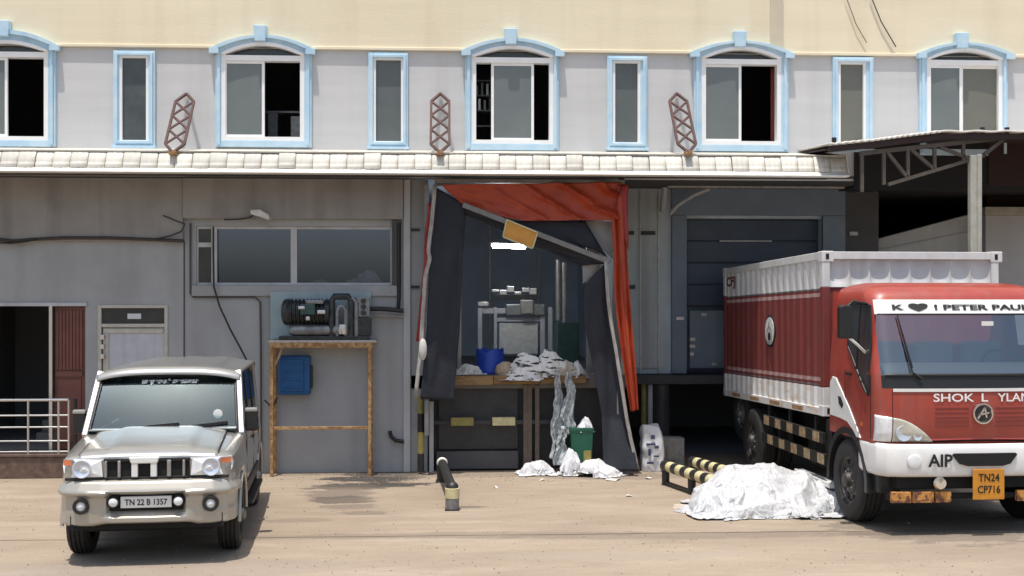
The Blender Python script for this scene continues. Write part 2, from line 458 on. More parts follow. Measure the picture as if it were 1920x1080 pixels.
def bag_meshes():
    for seed, lumps in ((5.0, [(0, 0, .34, .3, .36), (.3, -.1, .16, .16, .2), (-.32, .05, .14, .16, .16)]), (14.0, [(-.1, 0, .28, .26, .5), (.22, .05, .2, .2, .28), (-.3, -.12, .12, .12, .12)])):
        vs, fs = settled_sheet(lumps, .80, .66, 66, 54, seed, 28, .6, .62)
        x0, x1 = min(v.x for v in vs), max(v.x for v in vs); y0, y1 = min(v.y for v in vs), max(v.y for v in vs); z1 = max(v.z for v in vs)
        BAGS.append(([Vector(((v.x - (x0 + x1) / 2) / (x1 - x0) * 2, (v.y - (y0 + y1) / 2) / (y1 - y0) * 2, max(0, v.z) / z1)) for v in vs], fs))
bag_meshes()
def bag(name, m, c, size, kind, rz, label, cat):
    vs, fs = BAGS[kind]; cs, sn = math.cos(rz), math.sin(rz)
    me = bpy.data.meshes.new(name)
    me.from_pydata([((v.x * cs - v.y * sn) * size[0], (v.x * sn + v.y * cs) * size[1], v.z * size[2]) for v in vs], [], fs)
    for p in me.polygons: p.use_smooth = True
    me.materials.append(MATS[m]); o = bpy.data.objects.new(name, me); COL.objects.link(o); o.location = c
    q = o.modifiers.new('smooth', 'SUBSURF'); q.levels = 0; q.render_levels = 1
    return tag(o, label, cat)

# ================================================================== GROUND
def ground_material():
    m = bpy.data.materials.new('yard_concrete'); m.use_nodes = True
    t = m.node_tree; n = t.nodes; L = t.links; p = n['Principled BSDF']
    geo = n.new('ShaderNodeNewGeometry')
    def noise_tex(scale, det, stretch=(1, 1, 1), rough=.6):
        mp = n.new('ShaderNodeMapping'); mp.inputs['Scale'].default_value = stretch
        L.new(geo.outputs['Position'], mp.inputs[0])
        z = n.new('ShaderNodeTexNoise'); z.inputs['Scale'].default_value = scale; z.inputs['Detail'].default_value = det
        z.inputs['Roughness'].default_value = rough
        L.new(mp.outputs[0], z.inputs['Vector']); return z
    def ramp(src, a, b, ca, cb):
        r = n.new('ShaderNodeValToRGB'); r.color_ramp.elements[0].position = a; r.color_ramp.elements[1].position = b
        r.color_ramp.elements[0].color = (*ca, 1); r.color_ramp.elements[1].color = (*cb, 1)
        L.new(src, r.inputs[0]); return r.outputs[0]
    def mix(fac, a, b, mode='MIX'):
        x = n.new('ShaderNodeMix'); x.data_type = 'RGBA'; x.blend_type = mode
        if isinstance(fac, float): x.inputs['Factor'].default_value = fac
        else: L.new(fac, x.inputs['Factor'])
        for k, v in (('A', a), ('B', b)):
            if isinstance(v, tuple): x.inputs[k].default_value = (*v, 1)
            else: L.new(v, x.inputs[k])
        return x.outputs['Result']
    big = noise_tex(.45, 6, (.6, 1.4, 1))
    col = ramp(big.outputs['Fac'], .33, .68, (.275, .226, .175), (.37, .312, .245))
    mid = noise_tex(2.6, 7, (.5, 1.6, 1), .7)
    col = mix(ramp(mid.outputs['Fac'], .42, .72, (0, 0, 0), (.5, .5, .5)), col, (.235, .185, .145))
    fine = noise_tex(26, 6)
    col = mix(.35, col, ramp(fine.outputs['Fac'], .3, .7, (.25, .2, .16), (.52, .44, .36)), 'SOFT_LIGHT')
    # paler dust patches
    dust = noise_tex(.9, 5, (.4, 1.8, 1))
    col = mix(ramp(dust.outputs['Fac'], .55, .75, (0, 0, 0), (.45, .45, .45)), col, (.455, .39, .32))
    # oil and water stains in front of the machine stand, other toned patches, one painted shadow
    def spot(px, py, rx, ry, thr, sc):
        c = G(px, py)
        s1 = n.new('ShaderNodeVectorMath'); s1.operation = 'SUBTRACT'; s1.inputs[1].default_value = (c.x, c.y, 0)
        L.new(geo.outputs['Position'], s1.inputs[0])
        s2 = n.new('ShaderNodeVectorMath'); s2.operation = 'MULTIPLY'; s2.inputs[1].default_value = (1 / rx, 1 / ry, 0)
        L.new(s1.outputs[0], s2.inputs[0])
        ln = n.new('ShaderNodeVectorMath'); ln.operation = 'LENGTH'; L.new(s2.outputs[0], ln.inputs[0])
        nz = noise_tex(sc, 7, (.55, 1.3, 1), .7)
        ad = n.new('ShaderNodeMath'); ad.operation = 'MULTIPLY_ADD'; ad.inputs[1].default_value = 3.2; L.new(nz.outputs['Fac'], ad.inputs[0]); L.new(ln.outputs['Value'], ad.inputs[2])
        mr = n.new('ShaderNodeMapRange'); mr.inputs['From Min'].default_value = thr; mr.inputs['From Max'].default_value = thr + .3
        mr.inputs['To Min'].default_value = 1; mr.inputs['To Max'].default_value = 0
        L.new(ad.outputs[0], mr.inputs[0]); return mr.outputs[0]
    rough_mask = None
    def pe(px, py, wx, wy):
        Z = FPX * HC / (py - YH); return px, py, wx * Z / FPX, wy * Z * Z / (FPX * HC)
    D, E, F_ = (.04, .034, .03), (.085, .07, .056), (.17, .135, .105)
    for (px, py, rx, ry, thr, sc, c, k) in [(*pe(*q), 2.72, 4.5, c, k) for q, c, k in (
            ((725, 890, 60, 5), D, .95), ((690, 898, 70, 4), D, .95), ((705, 909, 80, 4), D, .95), ((650, 914, 60, 4), E, .85), ((635, 926, 50, 7), F_, .9),
            ((640, 938, 45, 6), E, .8), ((655, 950, 40, 4), F_, .8), ((680, 962, 35, 3), F_, .8), ((610, 884, 90, 3), F_, .6), ((300, 1066, 260, 14), (.26, .215, .18), .5),
            ((1150, 893, 120, 5), F_, .55), ((900, 890, 150, 4), F_, .5), ((1350, 1003, 330, 5), F_, .55), ((800, 1004, 330, 4), F_, .5), ((1760, 985, 160, 25), (.12, .10, .08), .6),
            ((560, 975, 60, 3), F_, .5), ((1180, 1040, 200, 6), (.3, .25, .2), .5), ((870, 951, 30, 2), E, .6))]:  # last patch: the wheel guide's cast shadow, painted on the ground
        s = spot(px, py, rx, ry, thr, sc)
        f = n.new('ShaderNodeMath'); f.operation = 'MULTIPLY'; f.inputs[1].default_value = k; L.new(s, f.inputs[0])
        col = mix(f.outputs[0], col, c)
    L.new(col, p.inputs['Base Color'])
    p.inputs['Roughness'].default_value = .88
    nb = noise_tex(60, 6)
    bp = n.new('ShaderNodeBump'); bp.inputs['Strength'].default_value = .35; bp.inputs['Distance'].default_value = .01
    L.new(nb.outputs['Fac'], bp.inputs['Height'])
    nb2 = noise_tex(1.2, 4, (.5, 1.5, 1)); bp2 = n.new('ShaderNodeBump'); bp2.inputs['Strength'].default_value = .3; bp2.inputs['Distance'].default_value = .06
    L.new(nb2.outputs['Fac'], bp2.inputs['Height']); L.new(bp.outputs[0], bp2.inputs['Normal'])
    L.new(bp2.outputs[0], p.inputs['Normal'])
    MATS['yard_concrete'] = m
ground_material()
mat('earth', (.2, .155, .115), .95, col2=(.16, .12, .09), nscale=.3)
g = MB().grid(lambda u, v: ((u - .5) * 1200, (v - .5) * 1200, -.02), 8, 8).build('ground', 'earth'); struct(g)
# cast yard slabs with open joints between them
yard = thing('yard_pavement', 'tan concrete yard slabs with open joints', 'pavement', (0, 0, 0)); del yard['category']; struct(yard)
jy = G(900, 1004).y
rows = [(jy - 12, jy - 6.0), (jy - 5.985, jy), (jy + .02, 0.35)]
cols = [[-22, -13, 4.2, 22], [-22, -9.5, 9, 22], [-22, -12.5, 14, 22]]
for (y0, y1), cs in zip(rows, cols):
    for a, b in zip(cs, cs[1:]):
        mb = MB()
        nx, ny = int((b - a) / .5), 10
        sx = rnd.uniform(-.003, .003)
        # slightly wandering slab edges
        def fn(u, v, a=a, b=b, y0=y0, y1=y1):
            x = lerp(a + .006, b - .006, u); y = lerp(y0, y1, v)
            e = .022 * noise.noise(Vector((x * .9, 3.1, y0))) + .012 * noise.noise(Vector((x * 5, 1, y0)))
            if v == 0 : y += e * (1 if y0 != rows[0][0] else 0)
            if v == 1 and y1 < 0: y += .022 * noise.noise(Vector((x * .9, 3.1, y1))) + .012 * noise.noise(Vector((x * 5, 1, y1)))
            return (x, y, sx + .002 * noise.noise(Vector((x * .5, y * .5, 0))))
        mb.grid(fn, nx, ny)
        # skirts into the joint
        mb.add([(a, y0, -.015), (b, y0, -.015), (b, y1, -.015), (a, y1, -.015)], [(0, 1, 2, 3)])
        mb.build('slab', 'yard_concrete', yard, solid=0, fix=False)

# ================================================================== BUILDING
bld = thing('warehouse_building', 'two storey warehouse with cream and grey walls and blue arched window surrounds', 'warehouse', (0, 0, 0))
ZC = 4.42                                  # underside of canopy
ZK = WZ(1000, 97)                          # cream / grey line
ZT = 9.0
XL, XR = WX(-420), WX(2500)

# --- windows upstairs: px centre, outer half width etc.
ARCH = [  # outer x0,x1, frame x0,x1, y spring, y crown(white arch top), y bottom frame, keystone centre px, key top py
    (-78, 106, -64, 92, 96, 78, 263, 12, 42),
    (405, 585, 416, 571, 103, 82, 264, 490, 51),
    (872, 1047, 885, 1037, 107, 88, 270, 957, 57),
    (1300, 1477, 1315, 1463, 110, 90, 272, 1384, 62),
    (1722, 1887, 1736, 1877, 112, 93, 280, 1798, 65),
]
NARROW = [(214, 292, 225, 280, 98, 268), (691, 765, 700, 757, 102, 270), (1138, 1213, 1148, 1200, 108, 272), (1560, 1636, 1570, 1622, 110, 274)]
holes_g, holes_c = [], []
for a in ARCH:
    x0, x1 = WX(a[2]), WX(a[3]); zb = WZ((a[2] + a[3]) / 2, a[6]); zc = WZ((a[2] + a[3]) / 2, a[5])
    holes_g.append((x0, x1, zb, ZK + .5)); holes_c.append((x0, x1, ZK - .5, zc))
for q in NARROW:
    x0, x1 = WX(q[2]), WX(q[3]); holes_g.append((x0, x1, WZ(q[2], q[5]), WZ(q[2], q[4] + 6)))
gw = MB(); wall_holes(gw, XL, XR, ZC + .02, ZK, holes_g, 0, .22)
gw.build('upper_wall', 'upper_grey', bld)
cw = MB(); wall_holes(cw, XL, XR, ZK, ZT, holes_c, -.025, .24)
for (x0, x1, za, zc), a in zip(holes_c, ARCH):   # spandrels above the arch curve
    zs = WZ((a[2] + a[3]) / 2, a[4]); n = 14
    for i in range(n):
        ua, ub = i / n, (i + 1) / n
        f = lambda u: max(ZK, zs + (zc - zs) * (1 - (2 * u - 1) ** 2))
        xa, xb = lerp(x0, x1, ua), lerp(x0, x1, ub)
        cw.add([(xa, -.025, f(ua)), (xb, -.025, f(ub)), (xb, -.025, zc), (xa, -.025, zc)], [(0, 1, 2, 3)])
cw.add([(XL, -.025, ZK), (XR, -.025, ZK), (XR, .0, ZK), (XL, .0, ZK)], [(0, 1, 2, 3)])
cw.build('cream_wall', 'cream', bld)
# thin rounded string course between the two colours
seg = []
xs = [XL] + sum([[WX(a[0] - 2), WX(a[1] + 2)] for a in ARCH], []) + [XR]
for xa, xb in zip(xs[0::2], xs[1::2]):
    MB().box(xa, xb, -.05, -.0255, ZK - .012, ZK + .035).build('string_course', 'cream', bld, bevel=.008)
MB().box(WX(1443), WX(1467), -.055, -.026, ZK + .3 - .22, ZT).build('pilaster', 'column', bld, bevel=.006).active_material = mat('pilaster_cream', (.63, .56, .42), .85, col2=(.56, .5, .38), nscale=3)

# upper room behind the windows
rm = MB(); rm.box(XL, XR, .23, 4.5, ZC + .1, ZK + .75)
rm.f = [q for q in rm.f if q != (0, 1, 5, 4)]
ro = rm.build('upper_room', 'dark_room', bld)

def arched_window(i, a):
    ox0, ox1, fx0, fx1, ys, yc, yb, kpx, kpy = a
    pm = (fx0 + fx1) / 2
    X0, X1, F0, F1 = WX(ox0), WX(ox1), WX(fx0), WX(fx1)
    zs, zc, zb = WZ(pm, ys), WZ(pm, yc), WZ(pm, yb)
    zk = WZ(kpx, kpy); zo = WZ(kpx, kpy + 17)           # hood top
    zbo = WZ(pm, yb + 9)
    xm = (F0 + F1) / 2; n = 20
    mb = MB()
    def arcz(x, zz, top): u = (x - xm) / ((F1 - F0) / 2); return zz + (top - zz) * (1 - u * u)
    # side surrounds: two stepped bars
    for s0, s1, d in ((X0, F0 + .002, .05), (X0 + .03, X0 + .075, .08)):
        mb.box(s0, s1, -d, .02, zbo, zs + .02)
    for s0, s1, d in ((F1 - .002, X1, .05), (X1 - .075, X1 - .03, .08)):
        mb.box(s0, s1, -d, .02, zbo, zs + .02)
    mb.box(X0 + .001, X1 - .001, -.052, .02, zbo - .03, zb - .002)
    o = mb.build('arched_window', 'trim_blue', bld, bevel=.006)
    # hood moulding
    hd = MB()
    EX = .06
    for th0, th1, d in ((0, 1, .07), (.62, 1, .12)):
        A, B = [], []
        for k in range(n + 1):
            u = k / n * 2 - 1
            x = xm + u * ((X1 - X0) / 2 + (EX if th0 else 0.0))
            zi = zs + (zc - zs) * max(0, 1 - (x - xm) ** 2 / ((F1 - F0) / 2) ** 2) if abs(x - xm) < (F1 - F0) / 2 else zs
            zoo = zs + .07 + (zo - zs - .07) * (1 - abs(u) ** 2.0)
            A.append((x, zi + (zoo - zi) * th0)); B.append((x, zoo))
        for k in range(n):
            pts = [(A[k][0], -d, A[k][1]), (A[k + 1][0], -d, A[k + 1][1]), (B[k + 1][0], -d, B[k + 1][1]), (B[k][0], -d, B[k][1])]
            hd.prism(pts, (0, d - .027, 0))
    # ears
    for s in (-1, 1):
        xx = xm + s * ((X1 - X0) / 2)
        hd.box(xx - .07, xx + .07, -.125, -.02, zs + .0, zs + .075)
    hd.build('hood_moulding', 'trim_blue', o)
    kx0, kx1 = WX(kpx - 12), WX(kpx + 12)
    MB().prism([(kx0 + .015, -.15, zo - .1), (kx1 - .015, -.15, zo - .1), (kx1, -.15, zk), (kx0, -.15, zk)], (0, .12, 0)).build('keystone', 'trim_blue', o, bevel=.008)
    # white frame with arched fanlight
    fr = MB(); t = .062; yf0, yf1 = -.045, .1
    zt = zs - .02                                          # transom
    fr.box(F0, F0 + t, yf0, yf1, zb, zs); fr.box(F1 - t, F1, yf0, yf1, zb, zs); fr.box(F0 + t, F1 - t, yf0, yf1, zb, zb + t * .9)
    fr.box(F0 + t, F1 - t, yf0, yf1, zt - .075, zt + .005)
    for k in range(n):
        u0, u1 = k / n, (k + 1) / n
        xa, xb = lerp(F0, F1, u0), lerp(F0, F1, u1)
        za, zb2 = arcz(xa, zs, zc), arcz(xb, zs, zc)
        la, lb = max(zs - .001, za - .042), max(zs - .001, zb2 - .042)
        fr.prism([(xa, -.085, la), (xb, -.085, lb), (xb, -.085, zb2 + .008), (xa, -.085, za + .008)], (0, .18, 0))
    fr.build('frame', 'white_frame', o)
    # fanlight glass
    fl = MB(); pts = [(F0 + .03, .06, zt + .004)] + [(lerp(F0 + .03, F1 - .03, k / n), .06, max(zt + .006, arcz(lerp(F0 + .03, F1 - .03, k / n), zs, zc) - .03)) for k in range(n + 1)] + [(F1 - .03, .06, zt + .004)]
    fl.prism(pts, (0, .008, 0)).build('fanlight', 'smoked', o)
    return o, F0, F1, zb, zt - .075
def sash(o, x0, x1, z0, z1, Y, m):
    s = MB(); t = .04
    s.box(x0, x0 + t, Y, Y + .035, z0, z1); s.box(x1 - t, x1, Y, Y + .035, z0, z1)
    s.box(x0 + t, x1 - t, Y, Y + .035, z0, z0 + t); s.box(x0 + t, x1 - t, Y, Y + .035, z1 - t, z1)
    q = s.build('sash', 'white_frame', o)
    MB().box(x0 + t, x1 - t, Y + .012, Y + .02, z0 + t, z1 - t).build('pane', m, o)
SASH = [[(-60, 14, -.02, 'frosted')], [(420, 496, -.02, 'frosted')], [(921, 1001, -.02, 'frosted')], [(1319, 1390, -.02, 'frosted')],
        [(1738, 1804, -.03, 'frosted'), (1801, 1874, .01, 'frosted_olive')]]
for i, a in enumerate(ARCH):
    o, F0, F1, zb, zt = arched_window(i, a)
    for (p0, p1, Y, m) in SASH[i]:
        sash(o, WX(p0, Y), WX(p1, Y), zb + .05, zt - .002, Y, m)
MB().box(WX(1446, .3), WX(1500, .3), .3, .34, WZ(1400, 275), WZ(1400, 120)).build('curtain', 'dark_room_red', bld)
def narrow_window(q, m):
    X0, X1, F0, F1 = [WX(v) for v in q[:4]]; z1, z0 = WZ(q[2], q[4] - 2), WZ(q[2], q[5] + 6)
    h1, h0 = WZ(q[2], q[4] + 6), WZ(q[2], q[5])
    mb = MB()
    for d, i in ((.05, 0), (.08, .03)):
        a, b, c, e = X0 + i, X1 - i, z0 + i, z1 - i
        wd = (F0 - X0) + .002 if i == 0 else .04
        we = (X1 - F1) + .002 if i == 0 else .04
        mb.box(a, a + wd, -d, .015, c, e); mb.box(b - we, b, -d, .015, c, e)
        tt = (z1 - h1) if i == 0 else .04; tb = (h0 - z0) if i == 0 else .04
        mb.box(a + wd, b - we, -d, .015, e - tt - .002, e); mb.box(a + wd, b - we, -d, .015, c, c + tb + .002)
    mb.box(X0 - .02, X1 + .02, -.09, -.001, z0 - .045, z0 - .002)
    o = mb.build('narrow_window', 'trim_blue', bld, bevel=.005)
    fr = MB(); t = .04
    fr.box(F0, F0 + t, -.04, .08, h0, h1); fr.box(F1 - t, F1, -.04, .08, h0, h1); fr.box(F0 + t, F1 - t, -.04, .08, h1 - t, h1); fr.box(F0 + t, F1 - t, -.04, .08, h0, h0 + t)
    fr.build('frame', 'white_frame', o)
    MB().box(F0 + t, F1 - t, .01, .018, h0 + t, h1 - t).build('pane', m, o)
mat('frosted_dark', (.05, .058, .062), .15, col2=(.085, .095, .1), nscale=3)
mat('frosted_slate', (.10, .112, .115), .18, col2=(.125, .135, .135), nscale=2)
for q, m in zip(NARROW, ('frosted_dark', 'frosted_slate', 'frosted_slate', 'frosted_olive')): narrow_window(q, m)

dz = WZ(530, 208, .9); od = thing('office_desk', 'grey office desk glimpsed through the open arched window above the machine stand', 'desk', (WX(535, .9), 1.1, ZC + .1))
MB().box(WX(498, .9), WX(575, .9), .9, 1.5, dz - .03, dz).build('top', 'machine_grey', od); MB().box(WX(502, .9), WX(520, .9), .92, 1.45, ZC + .1, dz - .031).build('drawer', 'machine_grey', od)
MB().box(WX(545, .9), WX(570, .9), .92, 1.45, ZC + .1, dz - .08).build('drawer', 'steel_dull', od)
oz = thing('office_shelf', 'dark shelf with files behind the middle arched window', 'shelf', (WX(906, .8), .95, ZC + .1))
for py in (150, 178, 206, 235): MB().box(WX(888, .8), WX(925, .8), .8, 1.1, WZ(900, py, .8) - .02, WZ(900, py, .8)).build('board', 'machine_grey', oz)
for k, px in enumerate((894, 899, 904, 909, 914, 919)):
    z0 = WZ(900, (178, 206)[k % 2], .8); MB().box(WX(px - 2, .8), WX(px + 2, .8), .82, 1.05, z0, z0 + .16 + .02 * (k % 3)).build('file', ('paper', 'alu', 'machine_grey')[k % 3], oz)
# --- lower storey
XC = WX(757)                                   # column between window bay and dock
D0, D1 = WX(-100), WX(160)                     # porch doorway
zpor = WZ(60, 852, -.4)
dz1 = WZ(60, 574)
E0, E1 = WX(184), WX(315); ez1 = WZ(250, 572)
V0, V1 = WX(368), WX(737); vz0, vz1 = WZ(550, 535), WZ(550, 424)
lw = MB(); wall_holes(lw, XL, XC, 0, ZC + .02, [(D0, D1, -1, dz1), (E0, E1, -1, ez1), (V0, V1, vz0, vz1)], 0, .18)
lw.build('lower_wall', 'wall_grey', bld)
MB().box(XL, WX(345), -.07, -.002, WZ(100, 452), ZC).build('lintel', 'lintel', bld, bevel=.01)
MB().box(WX(345) + .002, XC - .004, -.10, -.002, WZ(550, 411), ZC).build('lintel', 'lintel', bld, bevel=.01)
for (xa, xb) in ((WX(344), WX(347)), ):
    MB().box(xa, xb, -.004, .004, .0, WZ(345, 452)).build('wall_joint', 'conduit', bld)
MB().box(WX(735), WX(752), -.05, -.001, WZ(740, 534), WZ(740, 412)).build('window_jamb', 'conduit', bld)
# window above the machine stand
wf = MB(); Y = .03
mull = [(368, 372), (396, 407), (545, 557), (732, 737)]
for a, b in mull: wf.box(WX(a, Y), WX(b, Y), Y, Y + .06, vz0, vz1)
wf.box(V0, V1, Y + .005, Y + .055, vz1 - .045, vz1); wf.box(V0, V1, Y + .005, Y + .055, vz0, vz0 + .04)
wz = WZ(383, 459, Y); wf.box(WX(372, Y), WX(396, Y), Y + .005, Y + .055, wz - .035, wz + .035)
win = wf.build('strip_window', 'column', bld, bevel=.004)
for a, b, z0, z1, m in ((372, 396, vz0 + .04, wz - .035, 'smoked'), (372, 396, wz + .035, vz1 - .045, 'smoked'), (407, 545, vz0 + .04, vz1 - .045, 'wall_glass'), (557, 732, vz0 + .04, vz1 - .045, 'wall_glass')):
    MB().box(WX(a, Y), WX(b, Y), Y + .025, Y + .031, z0, z1).build('pane', m, win)
# thin sill
MB().box(V0 - .06, V1 + .06, -.045, -.001, vz0 - .16, vz0 - .002).build('window_sill', 'wall_grey', bld, bevel=.006)
r2 = MB(); r2.box(WX(340), XC - .05, .19, 2.2, vz0 - .4, vz1 + .3); r2.f = [q for q in r2.f if q != (0, 1, 5, 4)]
mat('office_wall', (.10, .108, .125), .9); r2.build('window_room', 'office_wall', bld)
# white crumpled sheets lying behind the strip window
for px, py, wx, hh in ((690, 505, .24, .17), (600, 526, .16, .06), (665, 526, .18, .07)):
    c = W(px, 533, .14)
    mb = MB().grid(lambda u, v: (c.x + (u - .5) * wx * 2 * (1 - .5 * v), .12 + .03 * math.sin(9 * u + 5 * v) + .02 * v, c.z + v * hh * (1 + .3 * noise.noise(Vector((u * 3, px, 0))) + .25 * math.sin(3.1 * u))), 12, 8)
    recenter(tag(mb.build('paper_sheet', 'paper', solid=.004), {690: 'big crumpled white sheet behind the strip window corner', 600: 'small white scrap low behind the strip window', 665: 'short white sheet beside the bigger crumpled one in the strip window'}[px], 'sheet'))

# porch doorway room and stair
r3 = MB(); r3.box(D0 - .3, D1 + .1, .185, 3.6, zpor, dz1 + .4); r3.f = [q for q in r3.f if q != (0, 1, 5, 4)]
r3.build('hall_room', 'dark_room', bld)
for k in range(9):
    MB().box(WX(28), WX(96), .9 + k * .27, 3.5, zpor + .17 * k, zpor + .17 * (k + 1)).build('stair_step', 'dock_floor', bld, bevel=.01)
MB().box(WX(93), WX(99), -.03, .03, zpor, dz1).build('door_post', 'steel', bld)
MB().box(D0, D1 + .03, -.035, -.001, dz1, dz1 + .05).build('door_head', 'column', bld)
dr = MB().box(WX(101), WX(158), .05, .085, zpor + .02, dz1 - .01).build('slatted_door', 'red_door', bld)
nsl = 8; xa, xb = WX(104, .03), WX(155, .03)
zm = WZ(130, 700, .03)
for k in range(nsl):
    MB().box(lerp(xa, xb, k / nsl) + .004, lerp(xa, xb, (k + 1) / nsl) - .004, .028, .052, zm + .05, dz1 - .06).build('slat', 'red_door', dr, bevel=.004)
MB().box(xa, xb, .02, .052, zm - .05, zm + .03).build('rail', 'red_door', dr, bevel=.004)
MB().box(xa + .02, xb - .02, .03, .052, zpor + .12, zm - .09).build('door_panel', 'red_door', dr, bevel=.01)
# white door with transom
wd = MB(); t = .05
wd.box(E0, E0 + t, -.02, .1, 0, ez1); wd.box(E1 - t, E1, -.02, .1, 0, ez1); wd.box(E0 + t, E1 - t, -.02, .1, ez1 - .045, ez1)
tz = WZ(250, 607); wd.box(E0 + t, E1 - t, -.015, .1, tz - .05, tz)
wdo = wd.build('transom_door', 'door_cream', bld, bevel=.005)
MB().box(E0 + t, E1 - t, .03, .036, tz, ez1 - .045).build('transom_pane', 'smoked', wdo)
lf = MB().box(E0 + t + .01, E1 - t - .01, .03, .07, .02, tz - .055).build('door_leaf', 'door_white', wdo, bevel=.004)
MB().box(E0 + t + .02, E1 - t - .02, .012, .029, tz - .14, tz - .075).build('top_rail', 'door_cream', wdo, bevel=.004)
MB().box(E0 + t + .015, E0 + t + .10, .012, .029, .05, tz - .145).build('door_stile', 'door_cream', wdo, bevel=.004)
c = W(252, 593, .03)
st = MB().box(c.x - .10, c.x + .10, .024, .0295, c.z - .04, c.z + .04).build('sticker', 'reflector', wdo)
for pz in (632, 650, 668):
    c = W(193, pz, 0); MB().box(c.x - .03, c.x + .03, -.05, .0, c.z - .035, c.z + .035).build('hinge', 'steel', wdo, bevel=.005)
# pale column beside the dock
MB().box(XC, WX(770), -.06, .1, 0, ZC).build('column', 'column', bld, bevel=.008)
MB().box(WX(770) + .002, WX(802), -.02, .1, 0, ZC).build('column', 'wall_grey', bld, bevel=.008)
for py in (431, 538):
    c = W(778, py, -.03); MB().box(c.x - .065, c.x + .065, -.05, -.021, c.z - .02, c.z + .02).build('column_clip', 'black_trim', bld)

# dock bay behind the shelter
A0, A1 = WX(802), WX(1166)
zdk = WZ(960, 704, -.1)                         # dock floor level
r4 = MB(); r4.box(A0 - .3, A1 + .05, .1, 6.5, zdk - .02, ZC + .02); r4.f = [q for q in r4.f if q != (0, 1, 5, 4)]
r4.build('dock_room', 'room_blue', bld)
MB().box(A0 - .31, A1 + .06, -.02, 6.4, zdk - .2, zdk - .001).build('dock_floor', 'dock_floor', bld)
for px in (862, ):
    MB().box(WX(px - 4, .6), WX(px + 3, .6), .55, .65, zdk, WZ(px, 490, .6)).build('dock_jamb', 'steel_dull', bld)
for px, y0, y1 in ((1047, 487, 600), (1058, 492, 610)):
    MB().cyl(W(px, y1, 2.0), W(px, y0, 2.0), .045).build('wall_pipe', 'steel_dull', bld, smooth=40)
c0, c1 = W(1100, 560, .5), W(1125, 700, .5)
MB().box(c0.x, c1.x, .5, .6, zdk, W(1100, 420, .5).z).build('dock_jamb', 'steel_dull', bld)
# inner seams of the cold room wall
for px in (917, 1010):
    MB().box(WX(px, 6.3), WX(px + 4, 6.3), 6.44, 6.49, zdk, ZC).build('wall_seam', 'steel_dull', bld)

# recessed right bay
YB = 1.75
B0, B1 = WX(1166), WX(1645, YB)
zdb = WZ(1300, 700, YB)
H0, H1 = WX(1286, YB), WX(1540, YB); hz1 = WZ(1400, 410, YB)
bw = MB(); wall_holes(bw, B0 - .2, B1, zdb, ZC + .3, [(H0, H1, zdb - 1, hz1)], YB, .25); bw.build('bay_wall', 'bay_wall', bld)
MB().add([(B0 - .01, .0, 0), (B0 - .01, YB, 0), (B0 - .01, YB, ZC + .3), (B0 - .01, 0, ZC + .3)], [(0, 1, 2, 3)]).build('bay_side_wall', 'bay_panel', bld, solid=.1)
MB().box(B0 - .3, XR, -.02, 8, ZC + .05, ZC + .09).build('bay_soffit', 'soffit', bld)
MB().box(WX(1168, YB - .04), WX(1236, YB - .04), YB - .04, YB - .002, WZ(1200, 690, YB), ZC + .2).build('bay_panel', 'bay_panel', bld)
for px, py, hw in ((1215, 437, 14), (1182, 437, 7), (1184, 538, 7)):
    c = W(px, py, YB - .06); MB().box(c.x - hw / 115, c.x + hw / 115, YB - .08, YB - .041, c.z - .03, c.z + .03).build('panel_clip', 'black_trim', bld)
for px in (1198, 1232):
    MB().box(WX(px, YB), WX(px + 3, YB), YB - .06, YB - .042, zdb, ZC).build('panel_seam', 'steel_dull', bld)
fr = MB()
fr.box(WX(1258, YB), H0, YB - .09, YB - .003, zdb, hz1 + .05); fr.box(H1, WX(1582, YB), YB - .09, YB - .003, zdb, hz1 + .05)
fr.box(WX(1258, YB), WX(1582, YB), YB - .09, YB - .003, hz1 + .052, WZ(1400, 350, YB))
fr.build('door_frame', 'bay_frame', bld, bevel=.01)
dd = MB().box(H0, H1, YB + .2, YB + .24, zdb, hz1).build('sectional_door', 'bay_door', bld)
n = 7
for k in range(n):
    z0, z1 = lerp(zdb + .02, hz1, k / n), lerp(zdb + .02, hz1, (k + 1) / n)
    MB().box(H0 + .005, H1 - .005, YB + .165, YB + .199, z0 + .008, z1 - .008).build('door_section', 'bay_door', dd, bevel=.012)
c = W(1398, 452, YB + .15); MB().box(c.x - .45, c.x + .45, YB + .14, YB + .164, c.z - .012, c.z + .012).build('door_bar', 'steel_dull', dd)
# lower leaf with hasps
q0, q1 = W(1293, 582, YB + .1), W(1420, 690, YB + .1)
MB().box(q0.x, q1.x, YB + .1, YB + .15, q1.z, q0.z).build('dock_barrier', 'bay_frame', bld, bevel=.01)
for px, py, s in ((1303, 637, .05), (1303, 650, .05), (1345, 684, .05), (1275, 597, .07), (1302, 665, .04), (1325, 590, .05)):
    c = W(px, py, YB - .1); MB().box(c.x - s, c.x + s * .9, YB + (-.13 if px < 1280 else .07), YB + (-.093 if px < 1280 else .098), c.z - .03, c.z + .03).build('latch_plate', 'alu', bld, bevel=.006)
# header beam and bent bracket
MB().box(WX(1252, YB - .5), WX(1582, YB - .5), YB - .55, YB - .45, WZ(1400, 353, YB - .5), WZ(1400, 345, YB - .5)).build('header_beam', 'table_edge', bld)
br = pxl([(1246, 352), (1244, 378), (1242, 398)], YB - .5); MB().tube(br, .05).build('bracket', 'column', bld, smooth=40)
br = pxl([(1330, 354), (1300, 366), (1270, 385), (1256, 402)], YB - .4); MB().tube(br, .035).build('bracket', 'column', bld, smooth=40)
